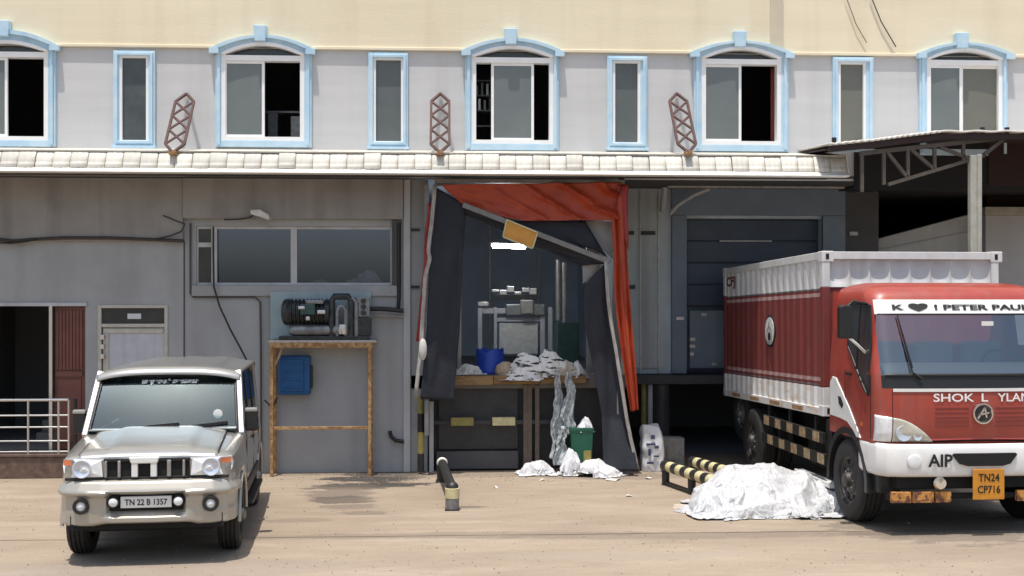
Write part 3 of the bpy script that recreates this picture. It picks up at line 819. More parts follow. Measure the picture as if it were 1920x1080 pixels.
# dock edge and void below
MB().box(B0 + .05, B1, YB - .35, YB + .5, zdb - .16, zdb - .012).build('dock_edge', 'pit_steel', bld, bevel=.01)
vd = MB(); vd.box(B0, B1 + .5, YB + .3, YB + 4.5, -.01, zdb - .15); vd.f = [q for q in vd.f if q != (0, 1, 5, 4)]; vd.build('dock_void', 'void', bld)
for px, m in ((1207, 'yellow_paint'), (1219, 'column'), (1240, 'pit_steel')):
    MB().cyl((WX(px, YB - .2), YB - .2, 0), (WX(px, YB - .2), YB - .2, zdb - .165), .045 if px != 1240 else .14).build('dock_leg', m, bld, smooth=40)
# right of the bay door, dark plain wall
MB().box(WX(1582, YB) + .002, B1, YB - .06, YB - .004, zdb, ZC).build('bay_pier', 'bay_dark_wall', bld)
c = W(1600, 438, YB - .07); MB().box(c.x - .07, c.x + .07, YB - .09, YB - .062, c.z - .03, c.z + .03).build('pier_vent', 'steel_dull', bld)
# open ground floor beside the shed
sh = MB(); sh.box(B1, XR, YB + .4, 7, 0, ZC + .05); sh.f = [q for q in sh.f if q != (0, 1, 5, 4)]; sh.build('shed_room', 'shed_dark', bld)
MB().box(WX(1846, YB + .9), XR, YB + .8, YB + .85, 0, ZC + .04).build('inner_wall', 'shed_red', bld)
MB().box(WX(1640), XR - .2, .0, 7.4, ZC + .02, ZC + .045).build('soffit_shade_sheet', 'shed_dark', bld)  # dark sheet added below the soffit, shade put into its colour
MB().box(XL, XL + .3, .2, 7.5, 0, ZT).build('end_wall', 'cream', bld)
MB().box(XL, XR, -.02, 7.5, ZT, ZT + .15).build('roof', 'soffit', bld)
MB().box(XL, XR, 7.2, 7.5, 0, ZT - .01).build('rear_wall', 'cream', bld)

# ================================================================== CANOPY
YF = -.95
can = thing('tiled_canopy', 'long cream canopy with row of ribbed tiles along its edge', 'canopy', (0, YF, 4.5))
zA, zBt = WZ(800, 283, YF), WZ(800, 318, YF); zLip = WZ(800, 327, YF)
XCR = WX(1590, YF); pitch = .243; XCL = XCR - pitch * 74
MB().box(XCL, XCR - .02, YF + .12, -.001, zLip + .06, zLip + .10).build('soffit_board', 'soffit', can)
MB().add([(XCL, YF + .10, zA - .02), (XCR - .01, YF + .10, zA - .02), (XCR - .01, -.003, zA + .12), (XCL, -.003, zA + .12)], [(0, 1, 2, 3)]).build('top_sheet', 'canopy_tile', can, solid=.02)
MB().box(XCL, XCR - .03, YF + .16, YF + .19, zBt, zA - .02).build('backing_board', 'canopy_lip', can)
MB().prism([(XCL, YF - .075, zLip), (XCL, YF - .075, zLip + .014), (XCL, YF + .005, zBt - .003), (XCL, YF + .13, zBt - .003), (XCL, YF + .13, zLip)], (XCR + .01 - XCL, 0, 0)).build('edge_lip', 'canopy_lip', can, bevel=.006)
def tile_fn(u, v):
    rib = (abs(math.sin(math.pi * u)) ** .45 * .014 + abs(math.sin(math.pi * 3 * u)) ** .6 * .008) * (1 - .75 * v * v)
    z = lerp(0, zA - zBt, v)
    y = .04 + .10 * v ** 2.2 - rib - (.018 if v < .28 else 0) + .012 * (1 if v > .9 else 0)
    return (u * (pitch - .005), y, z)
tb = MB().grid(tile_fn, 24, 14)
tm = tb.mesh('tile', smooth=50); tm.materials.append(MATS['canopy_tile'])
for k in range(74):
    x = XCL + k * pitch
    if x + pitch < WX(-120, YF): continue
    o = bpy.data.objects.new('tile', tm); COL.objects.link(o); o.parent = can
    o.location = (x, rnd.uniform(-.01, .006), zBt - 4.5 + rnd.uniform(-.012, .006)); o.rotation_euler = (rnd.uniform(-.04, .03), rnd.uniform(-.012, .012), rnd.uniform(-.02, .02))
MB().prism([(XCR, YF - .0, zBt), (XCR, YF + .1, zA), (XCR, -.01, zA + .1), (XCR, -.01, zBt), ], (.015, 0, 0)).build('end_cap', 'canopy_lip', can)

# lattice stays
for px, top, lab in ((324, 345, 'brown lattice stay rising from the canopy above the white transom door'),
                     (825, 820, 'brown lattice stay rising from the canopy above the torn orange dock shelter'),
                     (1291, 1258, 'brown lattice stay rising from the canopy above the dark blue dock door')):
    p0 = W(px, 286, YF + .04); p1 = Vector((p0.x, -.03, WZ(px, 176, 0)))
    t = thing('lattice_stay', lab, 'canopy stay', p0, group='lattice stays on the canopy')
    L = (p1 - p0).length; d = (p1 - p0) / L; hw = .135
    def P(a, b): return p0 + d * (L * b) + Vector((a * hw, 0, 0))
    out = [(0, 0), (1, .14), (1, .86), (0, 1), (-1, .86), (-1, .14)]
    nrm = d.cross(Vector((1, 0, 0))).normalized()
    fm = MB()
    for i in range(6): fm.bar(P(*out[i]), P(*out[(i + 1) % 6]), .035, .03, nrm)
    fm.build('outer_frame', 'stay_brown', t)
    for k in range(3):
        b0, b1 = .14 + .24 * k, .14 + .24 * (k + 1)
        if k == 1: continue
        MB().bar(P(-1, b0 + (.24 if k == 2 else 0) - (.24 if k == 2 else 0)), P(1, b1), .03, .02, nrm).build('brace', 'stay_brown', t)
        MB().bar(P(1, b0), P(-1, b1), .03, .024, nrm).build('brace', 'stay_brown', t)
    MB().bar(P(-1, .38), P(0, .5), .03, .02, nrm).bar(P(0, .5), P(1, .62), .03, .02, nrm).build('brace', 'stay_brown', t)
    MB().bar(P(1, .38), P(0, .5), .03, .024, nrm).bar(P(0, .5), P(-1, .62), .03, .024, nrm).build('brace', 'stay_brown', t)
    MB().box(p0.x - .05, p0.x + .05, p0.y - .06, p0.y + .1, p0.z - .03, p0.z + .02).build('foot', 'rust', t)

# thin cables on the cream wall
for k, pts in enumerate(([(1632, -10), (1652, 40), (1680, 88)], [(1585, -10), (1605, 45), (1625, 80)])):
    tag(recenter(MB().tube([p + Vector((0, 0, 0)) for p in pxl(pts, -.06)], .006 if k else .009, 6).build('wall_cable', 'cable_brown')),
        ('thin cable slanting down the cream wall to the grey line' if k == 0 else 'fainter cable beside the thicker one on the cream wall'), 'cable')

# ================================================================== PORCH
por = thing('entrance_porch', 'dark reddish stone porch block in front of the stair doorway', 'porch', (WX(20), -.2, 0))
MB().box(WX(-300), WX(142, -.4), -.40, .185, 0, zpor - .04).build('plinth', 'porch_stone', por, bevel=.01)
MB().box(WX(-300), WX(143, -.42), -.42, .184, zpor - .039, zpor).build('coping', 'porch_stone', por, bevel=.008)
YR = -.33
rl = thing('steel_railing', 'stainless steel railing with four rails along the porch edge', 'railing', (WX(60, YR), YR, zpor))
for py, r in ((750, .022), (779, .013), (801, .013), (827, .013), (847, .013)):
    z = WZ(60, py, YR); MB().cyl((WX(-260, YR), YR, z), (WX(128, YR), YR, z), r, n=12).build('rail', 'steel', rl, smooth=40)
for px, y0 in ((-60, 752), (53, 752), (110, 752), (129, 750)):
    MB().cyl((WX(px, YR), YR, zpor), (WX(px, YR), YR, WZ(px, y0, YR)), .018, n=12).build('post', 'steel', rl, smooth=40)
gp = MB()
MB().cyl((WX(141, YR), YR, zpor), (WX(141, YR), YR, WZ(141, 748, YR)), .028, n=12).build('post', 'black_trim', rl, smooth=40)

# ================================================================== WALL CABLES AND CONDUITS
def cable(name, pts, Y, r, m, label, cat='cable', n=8):
    P3 = pxl(pts, Y)
    return recenter(tag(MB().tube(P3, r, n).build(name, m, smooth=60), label, cat))
cable('wall_cable', [(-30, 446), (25, 452), (60, 449), (120, 446), (200, 446), (280, 449), (345, 452)], -.09, .024, 'cable_brown', 'thick brown cable running level above the porch doorway')
cable('wall_cable', [(-30, 454), (20, 456), (45, 453), (70, 449)], -.12, .014, 'cable', 'short sagging dark cable under the thick brown one')
cable('wall_cable', [(290, 449), (320, 442), (340, 434), (347, 420), (330, 414), (306, 404)], -.12, .010, 'cable', 'looped dark cable by the end of the compressor window lintel')
cable('conduit', [(357, 418), (357, 480), (357, 550), (362, 557), (420, 557), (478, 557), (488, 566), (489, 640), (490, 880)], -.03, .014, 'conduit', 'dark conduit stepping around the wall panel beside the machine stand', 'conduit')
cable('drop_cable', [(400, 425), (400, 480), (401, 538), (412, 575), (432, 618), (452, 655), (470, 690)], -.10, .014, 'cable', 'black cable dropping from the strip window towards the silver car', 'cable')
cable('wall_pipe', [(748, 418), (748, 470), (748, 560), (746, 582)], -.06, .028, 'black_trim', 'black upright pipe beside the pale column', 'pipe')
cable('wall_pipe', [(690, 579), (715, 579), (740, 581), (757, 583)], -.14, .034, 'black_trim', 'black insulated pipe leading from the compressor to the column', 'pipe')
cable('wall_pipe', [(700, 592), (725, 592), (755, 593)], -.08, .016, 'steel_dull', 'thin grey pipe under the black insulated one', 'pipe')
cable('drain_pipe', [(731, 808), (733, 818), (742, 826), (757, 828)], -.07, .03, 'black_trim', 'short black drain elbow low on the wall by the column', 'pipe')
# lamp on the lintel
lp = thing('wall_lamp', 'unlit pale floodlight on brown arm above the strip window', 'lamp', W(485, 400, -.12))
MB().tube(pxl([(420, 412), (450, 411), (468, 408), (478, 402)], -.14), .012, 8).build('arm', 'cable_brown', lp, smooth=50)
a, b = W(470, 399, -.30), W(506, 406, -.30)
MB().loft([[(a.x, -.34, a.z - .02), (a.x, -.22, a.z - .02), (a.x, -.22, a.z + .04), (a.x, -.34, a.z + .04)],
           [(lerp(a.x, b.x, .5), -.38, a.z - .06), (lerp(a.x, b.x, .5), -.18, a.z - .06), (lerp(a.x, b.x, .5), -.18, a.z + .05), (lerp(a.x, b.x, .5), -.38, a.z + .05)],
           [(b.x, -.4, b.z - .06), (b.x, -.16, b.z - .06), (b.x, -.16, b.z + .02), (b.x, -.4, b.z + .02)]]).build('housing', 'paper', lp, bevel=.015)

# ================================================================== MACHINE STAND + COMPRESSOR
YS = -.42
ms = thing('machine_stand', 'rusty steel angle stand carrying the compressor', 'stand', (WX(600, YS), YS / 2, 0))
zt = WZ(600, 638, YS)
S0, S1 = WX(503, YS), WX(706, YS)
MB().box(S0, S1, YS, -.03, zt - .035, zt).build('top_plate', 'table_edge', ms, bevel=.004)
for px, y in ((509, YS + .03), (693, YS + .03), (509, -.06), (693, -.06)):
    x = WX(px, YS); MB().box(x - .024, x + .024, y - .024, y + .024, 0, zt - .11).build('leg', 'rust', ms, bevel=.003)
MB().box(WX(506, YS), WX(700, YS), YS + .002, YS + .05, zt - .11, zt - .036).build('apron', 'rust', ms, bevel=.003)
zr = WZ(600, 803, YS); MB().box(WX(509, YS) + .031, WX(693, YS) - .031, YS + .01, YS + .045, zr - .022, zr + .022).build('cross_rail', 'rust', ms, bevel=.003)
for px in (509, 693):
    x = WX(px, YS); MB().box(x - .02, x + .02, YS + .06, -.09, zr - .02, zr + .02).build('side_rail', 'rust', ms, bevel=.003)
MB().bar(W(514, 690, YS + .03), W(530, 652, YS + .03), .03, .03).build('gusset', 'rust', ms)

cp = thing('compressor', 'open compressor unit with dark cylinders on the rusty stand', 'compressor', (WX(600, YS), YS / 2, zt))
def wp(px, py, y): return W(px, py, y)
a, b = wp(507, 547, -.06), wp(696, 636, -.06)
MB().box(a.x, b.x, -.07, -.045, zt + .01, a.z).build('back_sheet', 'sheet_blue', cp, bevel=.003)
yb = -.24
a, b = wp(525, 634, yb), wp(690, 634, yb)
MB().box(a.x, b.x, -.38, -.1, zt + .002, zt + .06).build('base_frame', 'machine_dark', cp, bevel=.006)
a, b = wp(543, 617, yb - .06), wp(645, 617, yb - .06)
rr = .085
MB().lathe([(0, 0), (rr * .7, .005), (rr, .05), (rr, b.x - a.x - .05), (rr * .7, b.x - a.x - .005), (0, b.x - a.x)], (a.x, yb - .06, zt + .06 + rr), 'x', 20).build('receiver_tank', 'machine_grey', cp, smooth=45)
a, b = wp(529, 585, yb), wp(622, 585, yb); r = .2
prof = [(0, 0), (r * .6, .0), (r * .92, .03), (r, .08)]
x = .1
while x < b.x - a.x - .1:
    prof += [(r, x), (r * .86, x + .012), (r * .86, x + .03), (r, x + .042)]; x += .056
prof += [(r * .9, b.x - a.x - .03), (r * .5, b.x - a.x), (0, b.x - a.x)]
MB().lathe(prof, (a.x, yb, a.z), 'x', 26).build('motor', 'machine_dark', cp, smooth=35)
for px, py, w_, h_, m in ((577, 580, .22, .16, 'machine_green'), (566, 577, .10, .05, 'alu'), (603, 585, .12, .06, 'alu'), (578, 597, .06, .06, 'alu'), (590, 566, .26, .06, 'machine_grey')):
    c = wp(px, py, yb - .2); MB().box(c.x - w_ / 2, c.x + w_ / 2, yb - .235 - (.03 if m == 'alu' else 0), yb - .14, c.z - h_ / 2, c.z + h_ / 2).build('valve_block', m, cp, bevel=.015)
c = wp(541, 585, yb); MB().lathe([(0, -.02), (.17, -.02), (.20, .02), (.17, .06), (0, .06)], (c.x, yb - .03, c.z), 'x', 24).build('flywheel', 'machine_dark', cp, smooth=35)
for px0, px1, y0, y1, rad in ((622, 658, 556, 634, .05), (632, 648, 574, 632, .03), (655, 668, 560, 634, .035)):
    pts = [wp(px0, y1, yb - .1), wp(px0, y0 + 8, yb - .1), wp(px0 + 5, y0, yb - .1), wp(px1 - 5, y0, yb - .1), wp(px1, y0 + 8, yb - .1), wp(px1, y1, yb - .1)]
    MB().tube(pts, rad, 10).build('pipe_loop', 'machine_dark' if rad > .04 else 'machine_grey', cp, smooth=60)
c = wp(652, 622, yb); MB().lathe([(0, -.05), (.07, -.05), (.08, 0), (.07, .09), (0, .1)], (c.x - .06, yb - .12, zt + .14), 'z', 16).build('oil_filter', 'alu', cp, smooth=40)
a, b = wp(671, 557, yb), wp(694, 594, yb); MB().box(a.x, b.x, -.34, -.2, b.z, a.z).build('control_box', 'machine_grey', cp, bevel=.01)
for k in range(3):
    z = lerp(b.z, a.z, .2 + .3 * k); MB().cyl(((a.x + b.x) / 2, -.342, z), ((a.x + b.x) / 2, -.36, z), .04, n=14).build('gauge', 'machine_dark', cp)
a, b = wp(668, 596, yb), wp(696, 634, yb); MB().box(a.x, b.x, -.36, -.12, zt + .06, a.z).build('cooler_box', 'machine_dark', cp, bevel=.01)

bb = thing('blue_box', 'blue plastic box hung on the wall under the machine stand', 'box', W(549, 742, -.2))
a, b = W(521, 667, -.2), W(581, 741, -.2)
MB().box(a.x, b.x, -.2, -.002, b.z, a.z).build('case', 'blue_plastic', bb, bevel=.03)
MB().box(a.x + .04, b.x - .09, -.222, -.199, b.z + .06, a.z - .05).build('cover', 'blue_plastic', bb, bevel=.012)
for k in range(4):
    z = lerp(b.z + .12, a.z - .12, k / 3); MB().box(a.x + .07, b.x - .12, -.232, -.2215, z - .012, z + .012).build('rib', 'blue_plastic', bb, bevel=.004)
MB().box(b.x - .05, b.x + .03, -.16, -.05, b.z + .1, a.z - .15).build('hinge_strip', 'black_trim', bb, bevel=.01)
MB().tube(pxl([(520, 745), (515, 758), (508, 762), (496, 750)], -.1), .012, 8).build('lead', 'cable', bb, smooth=50)

# ================================================================== DOCK SHELTER
YSH = -.55
ds = thing('dock_shelter', 'torn dock shelter with orange tarpaulin and black side curtains', 'dock shelter', (WX(985), YSH, 0))
def wr(amp, fu, fv, ph=0, ang=0):
    def d(u, v):
        s = u * fu + v * fv
        return Vector((0, amp * (math.sin(s * 6.283 + ph) + .5 * math.sin(s * 13.1 + 1.3 + ph) + .6 * noise.noise(Vector((u * 5, v * 5, ph)))), 0))
    return d
# header tarpaulin, strongly creased to its right
A = pxl([(826, 346), (1166, 342)], YSH); B = pxl([(872, 386), (925, 405), (985, 414), (1160, 413)], YSH)
def hdr(u, v):
    k = (u ** 1.5)
    s = u * 6 - v * 2.2
    r = abs(math.sin(s * 2.4 + .8 * noise.noise(Vector((u * 3, v * 3, 5))))) 
    return Vector((0, -.085 * k * (1 - r) ** 2 * 2 + .03 * noise.noise(Vector((u * 7, v * 4, 2))) + .05 * math.sin(v * 3.1), 0))
topP = pxl([(826, 346), (910, 345), (1000, 344), (1080, 343), (1166, 342)], YSH)
botP = pxl([(870, 385), (925, 405), (985, 414), (1075, 413), (1160, 413)], YSH)
MB().grid(lambda u, v: poly_at(topP, u).lerp(poly_at(botP, u), v) + hdr(u, v), 90, 24).build('header_tarpaulin', 'orange_tarp', ds, smooth=60, solid=.006)
MB().box(WX(815, YSH), WX(1170, YSH), YSH + .02, -.02, WZ(990, 343, YSH), WZ(990, 336, YSH)).build('top_frame', 'shelter_bar', ds)
# left black curtain
sheet(pxl([(816, 350), (806, 480), (800, 620), (788, 748)], YSH + .04), pxl([(873, 384), (868, 480), (862, 620), (850, 752)], YSH + .09), 30, 60, wr(.014, .8, .7)).build('side_curtain', 'black_curtain', ds, smooth=60, solid=.008)
# right black curtain, leaning out
sheet(pxl([(1094, 536), (1094, 600), (1112, 690), (1128, 780), (1132, 884)], [YSH + .1] * 4 + [YSH - .05]), pxl([(1136, 492), (1146, 600), (1164, 700), (1180, 790), (1196, 884)], [YSH + .05] * 4 + [YSH - .1]), 30, 60, wr(.016, .7, .8, 2)).build('side_curtain', 'black_curtain', ds, smooth=60, solid=.008)
def strip(pts, w, Y, m, name, dy=.012):
    P3 = pxl(pts, Y); mb = MB(); L, Rr = [], []
    for i, p in enumerate(P3):
        L.append(p + Vector((-w / 2, 0, 0))); Rr.append(p + Vector((w / 2, .0, 0)))
    return sheet(L, Rr, 4, 30, wr(.008, 1, 3, len(pts))).build(name, m, ds, smooth=60, solid=dy)
strip([(816, 346), (809, 420), (803, 470), (806, 485), (797, 520), (792, 600), (789, 655), (779, 745)], .055, YSH - .02, 'shelter_trim', 'edge_trim')
strip([(806, 380), (799, 450), (797, 500), (791, 560), (787, 600), (783, 640)], .045, YSH + .03, 'red_tarp', 'edge_strip')
strip([(1136, 490), (1140, 560), (1146, 605), (1152, 640), (1165, 720), (1176, 790), (1182, 820), (1196, 880)], .05, YSH - .05, 'shelter_trim', 'edge_trim')
c = W(793, 655, YSH - .03); MB().grid(lambda u, v: (c.x + .06 * math.cos(u * 6.283) * math.sin(v * 3.14), c.y + .04 * math.sin(u * 6.283) * math.sin(v * 3.14), c.z + .16 * math.cos(v * 3.14)), 10, 8, True).build('padding_tuft', 'paper', ds, smooth=60)
# orange side strip
sheet(pxl([(1146, 414), (1150, 480), (1152, 560), (1162, 640), (1176, 730), (1183, 772)], YSH - .06), pxl([(1168, 344), (1174, 430), (1180, 540), (1188, 650), (1195, 730), (1197, 768)], YSH - .02), 16, 60, wr(.03, 1.6, .5, 4)).build('side_tarpaulin', 'orange_tarp', ds, smooth=60, solid=.006)
sheet(pxl([(1158, 346), (1160, 414)], YSH - .03), pxl([(1178, 346), (1178, 470)], YSH + .02), 6, 16, wr(.02, 1, 1, 6)).build('side_flap', 'red_tarp', ds, smooth=60, solid=.006)
# fallen header bar with the black flap below it
MB().bar(W(868, 384, YSH - .03), W(1143, 491, YSH - .03), .05, .075).build('fallen_bar', 'shelter_bar', ds, bevel=.006)
sheet(pxl([(868, 388), (1142, 494)], YSH), pxl([(873, 402), (1088, 498)], YSH + .12), 14, 30, wr(.02, 1, 2, 1)).build('fallen_flap', 'black_curtain', ds, smooth=60, solid=.008)
sheet(pxl([(940, 415), (1120, 470)], YSH + .1), pxl([(1097, 414), (1138, 482)], YSH + .1), 10, 20, wr(.015, 1, 1, 3)).build('torn_flap', 'black_curtain', ds, smooth=60, solid=.008)
mat('fabric_grey', (.33, .33, .32), .75, col2=(.26, .26, .255), nscale=6)
MB().prism(pxl([(1090, 415), (1152, 415), (1149, 486), (1132, 470), (1098, 440)], YSH + .2), (0, .01, 0)).build('liner_patch', 'fabric_grey', ds)
MB().prism(pxl([(1092, 492), (1122, 492), (1112, 514), (1093, 532)], YSH + .2), (0, .01, 0)).build('liner_patch', 'fabric_grey', ds)
for px, lean in ((800, .0), (1160, 0)):
    MB().box(WX(px, YSH + .1) - .03, WX(px, YSH + .1) + .03, YSH + .07, -.0, .9 if px > 1000 else 0.6, WZ(px, 345, YSH)).build('side_frame', 'shelter_bar', ds)
# hanging yellow board
hb = thing('hanging_board', 'scuffed yellow board hanging tilted from the fallen shelter bar', 'board', W(975, 445, YSH - .08))
pts = pxl([(950, 412), (1008, 436), (998, 466), (943, 444)], YSH - .08)
MB().prism(pts, (0, .03, 0)).build('panel', 'board_yellow', hb, bevel=.004)
for a, b in zip(pts, pts[1:] + pts[:1]): MB().bar(a + Vector((0, -.006, 0)), b + Vector((0, -.006, 0)), .02, .022, (0, 1, 0)).build('border', 'yellow_pale', hb)
# lit tube inside
tl = thing('tube_light', 'lit white fluorescent tube inside the dock opening', 'lamp', W(954, 462, 1.6))
MB().cyl(W(924, 461, 1.6), W(984, 463, 1.6), .032, n=12).build('tube', 'tube_lit', tl)
MB().bar(W(921, 459, 1.66), W(987, 461, 1.66), .05, .06).build('batten', 'steel_dull', tl)

# ================================================================== LOADING DOCK FRONT
dk = thing('loading_dock', 'loading dock front with brown timber edge and dark leveller pit', 'loading dock', (WX(960), 0, 0))
x0, x1 = WX(838, -.14), WX(1100, -.14)
zb_ = WZ(920, 722, -.14)
for k in range(3):
    a, b = lerp(x0, x1, k / 3), lerp(x0, x1, (k + 1) / 3)
    MB().box(a + .004, b - .004, -.14 + .01 * (k % 2), -.021, zb_ + .01 * k, zdk - .003).build('edge_plank', 'plank_brown', dk, bevel=.006)
MB().box(A0 - .2, A1 + .05, .18, .25, 0, zdk - .21).build('pit_back', 'pit_steel', dk)
MB().box(WX(822), WX(972), .1, .17, .32, zb_ - .05).build('leveller_plate', 'pit_steel', dk, bevel=.006)
MB().box(WX(818), WX(972), .02, .16, .03, .30).build('leveller_step', 'bay_dark_wall', dk, bevel=.01)
for px, mm in ((993, 'post_brown'), (1007, 'post_brown'), (985, 'post_brown')):
    MB().box(WX(px - 4), WX(px + 4), -.05, .03 if px != 985 else -.0, 0, zb_ - .003).build('steel_post', mm, dk, bevel=.004)
MB().box(WX(805), WX(813), -.08, .0, 0, WZ(810, 752)).build('steel_post', 'column', dk, bevel=.004)
MB().box(WX(800), WX(1110), -.03, .02, WZ(900, 795), WZ(900, 788)).build('guard_rail', 'pit_steel', dk)
for a, b, m in ((845, 888, 'yellow_paint'), (923, 966, 'yellow_pale')):
    MB().box(WX(a, -.1), WX(b, -.1), -.14, -.031, WZ(867, 798, -.1), WZ(867, 783, -.1)).build('dock_bumper', m, dk, bevel=.008)
# yellow and black marker post at the column
mp_ = thing('marker_post', 'slim black and yellow marker post at the pale column foot', 'post', (WX(789, -.2), -.2, 0))
for k, (y0, y1, m) in enumerate(((884, 850, 'black_paint'), (850, 810, 'yellow_paint'), (810, 775, 'black_paint'), (775, 742, 'yellow_paint'))):
    MB().cyl((WX(789, -.2), -.2, max(0, WZ(789, y0, -.2))), (WX(789, -.2), -.2, WZ(789, y1, -.2)), .05, n=16).build('band', m, mp_, smooth=40)

# ================================================================== THINGS ON THE DOCK
def crumple(name, m, c, size, seed, amp=.25, freq=3.0, sub=4, flat=True, label=None, cat=None, group=None, parent=None, smooth=None, squash=None):
    import bmesh
    bm = bmesh.new(); bmesh.ops.create_icosphere(bm, subdivisions=sub, radius=1)
    for v in bm.verts:
        p = v.co.copy(); q = p * freq + Vector((seed * 3.7, seed * 1.3, seed))
        n1 = noise.noise(q); n2 = abs(noise.noise(q * 2.1 + Vector((9, 2, 4)))); n3 = abs(noise.noise(q * 4.7))
        k = 1 + amp * (n1 * .8 - n2 * .9 + .25 - n3 * .35)
        p *= k
        if flat: p.z = max(p.z, -.35) + .35
        v.co = Vector((p.x * size[0], p.y * size[1], p.z * size[2] / (1.35 if flat else 1)))
    me = bpy.data.meshes.new(name); bm.to_mesh(me); bm.free()
    me.materials.append(MATS[m])
    if smooth:
        for p in me.polygons: p.use_smooth = True
    o = bpy.data.objects.new(name, me); COL.objects.link(o); o.location = c
    if label: tag(o, label, cat, group)
    if parent: o.parent = parent
    return o
def on_dock(px, Y): return Vector((WX(px, Y), Y, zdk + .0))
# portal machine deep in the bay
pm = thing('packing_machine', 'pale steel portal machine with square front sheet inside the dock', 'machine', on_dock(965, 2.4))
YM = 2.4
a = lambda px, py, y=YM: W(px, py, y)
for p0, p1 in ((896, 904), (926, 932), (1013, 1022), (1028, 1036)):
    q0, q1 = a(p0, 576), a(p1, 576); MB().box(q0.x, q1.x, YM, YM + .12, zdk, q0.z).build('upright', 'column', pm, bevel=.006)
for y0, y1, p0, p1 in ((578, 588, 904, 960), (596, 603, 932, 1013)):
    q0, q1 = a(p0, y0), a(p1, y1); MB().box(q0.x, q1.x, YM + .01, YM + .1, q1.z, q0.z).build('cross_beam', 'column', pm, bevel=.006)
q0, q1 = a(936, 606), a(1009, 664); MB().box(q0.x, q1.x, YM + .03, YM + .06, q1.z, q0.z).build('front_sheet', 'paper', pm, bevel=.01)
q0, q1 = a(948, 570), a(1022, 592); MB().box(q0.x, q1.x, YM - .05, YM + .2, q1.z, q0.z).build('gear_case', 'machine_grey', pm, bevel=.02)
q0, q1 = a(975, 562), a(1000, 600, YM); MB().box(q0.x, q1.x, YM - .1, YM - .052, q1.z + .1, q0.z).build('motor_cover', 'steel_dull', pm, bevel=.02)
for k in range(6):
    p = a(930 + k * 14, 546 + (k % 2) * 4, YM); MB().box(p.x - .07, p.x + .06, YM + .0, YM + .1, p.z - .02, p.z + .03 * (1 + k % 3)).build('bottle_tray', 'alu', pm, bevel=.01)
q0, q1 = a(928, 552), a(1006, 562); MB().box(q0.x, q1.x, YM - .02, YM + .14, q1.z, q0.z).build('tray_shelf', 'machine_dark', pm, bevel=.006)
q0, q1 = a(896, 566), a(916, 574); MB().box(q0.x, q1.x, YM - .03, YM + .15, q1.z, q0.z).build('lamp_box', 'alu', pm, bevel=.008)
# side cabinet
sc = thing('dark_cabinet', 'dark green cabinet standing beside the portal machine', 'cabinet', on_dock(1068, 1.7))
q0, q1 = W(1046, 605, 1.7), W(1086, 690, 1.7); MB().box(q0.x, q1.x, 1.7, 2.1, zdk, q0.z).build('carcass', 'machine_green', sc, bevel=.01)
MB().box(q0.x + .02, q1.x - .02, 1.68, 1.699, zdk + .1, q0.z - .05).build('cabinet_door', 'machine_green', sc, bevel=.006)
crate = thing('blue_crate', 'bright blue crumpled crate bag on the dock edge', 'crate', on_dock(920, .25))
q0, q1 = W(893, 657, .22), W(945, 690, .22)
mb = MB().grid(lambda u, v: (lerp(q0.x, q1.x, .5 + .5 * math.cos(u * 6.283) * (1 + .05 * math.sin(u * 19))), .35 + .2 * math.sin(u * 6.283), lerp(zdk, q0.z + .03 * math.sin(u * 25), v)), 40, 10, True)
mb.build('bag_wall', 'blue_bag', crate, smooth=50, solid=.01)
MB().grid(lambda u, v: (lerp(q0.x + .06, q1.x - .06, u), lerp(.22, .5, v), zdk + .18 + .05 * noise.noise(Vector((u * 6, v * 6, 1)))), 12, 8).build('bag_top', 'blue_bag', crate, smooth=60)
bag('paper_sack', 'paper', on_dock(878, .12), (.26, .2, .17), 0, .3, 'flat white paper sack beside the blue crate bag', 'sack')
crumple('cardboard_box', 'cardboard', on_dock(948, .12), (.16, .15, .2), 4, .15, 1.6, label='torn brown carton beside the blue crate bag', cat='carton')
bag('printed_sheet', 'paper_print', on_dock(985, .02) + Vector((0, -.08, -.09)), (.40, .28, .44), 0, 1.1, 'crumpled black and white printed sheet slumped over the dock edge', 'sheet')
bag('printed_sheet', 'paper_print', on_dock(1022, .04) + Vector((0, -.04, -.04)), (.32, .26, .44), 1, 2.4, 'crumpled printed sheet bundled against the beige carton', 'sheet')
crumple('cardboard_box', 'cardboard', on_dock(1060, .05), (.22, .2, .22), 9, .25, 1.8, label='crushed beige carton above the hanging plastic strips', cat='carton').active_material = mat('carton_beige', (.5, .43, .35), .85, col2=(.36, .3, .25), nscale=9)
bag('white_bag', 'white_bag', on_dock(1078, .0) + Vector((.06, 0, -.05)), (.15, .15, .28), 1, .4, 'small white bag beside the crushed beige carton', 'bag')
# plastic film hanging from the dock edge
for k, (pts, wd_, lab) in enumerate((([(1048, 700), (1046, 760), (1044, 800), (1040, 860)], .17, 'long clear plastic film hanging from the dock edge'),
                                     ([(1070, 698), (1068, 730), (1066, 780), (1068, 815)], .22, 'wide clear plastic film hanging beside the green bin'),
                                     ([(1056, 800), (1052, 830), (1050, 872)], .2, 'gathered tail of plastic film trailing to the ground'))):
    Yp = -.26 - .05 * k
    P3 = pxl(pts, Yp)
    L = [p + Vector((-wd_ / 2 * (.5 + .5 * i / (len(P3) - 1)), 0, 0)) for i, p in enumerate(P3)]; Q = [p + Vector((wd_ / 2 * (.5 + .5 * i / (len(P3) - 1)), 0, 0)) for i, p in enumerate(P3)]
    recenter(tag(sheet(L, Q, 24, 50, (lambda d_: (lambda u, v: d_(u, v) + Vector((.07 * noise.noise(Vector((v * 4 + k * 7, u * .8, 2))) + .02 * noise.noise(Vector((v * 14, u * 2, k))), 0, .02 * noise.noise(Vector((u * 5, v * 3, k)))))))(wr(.022, 1.5, .5, k))).build('plastic_film', 'plastic_clear', smooth=60, solid=.003), lab, 'plastic film'))

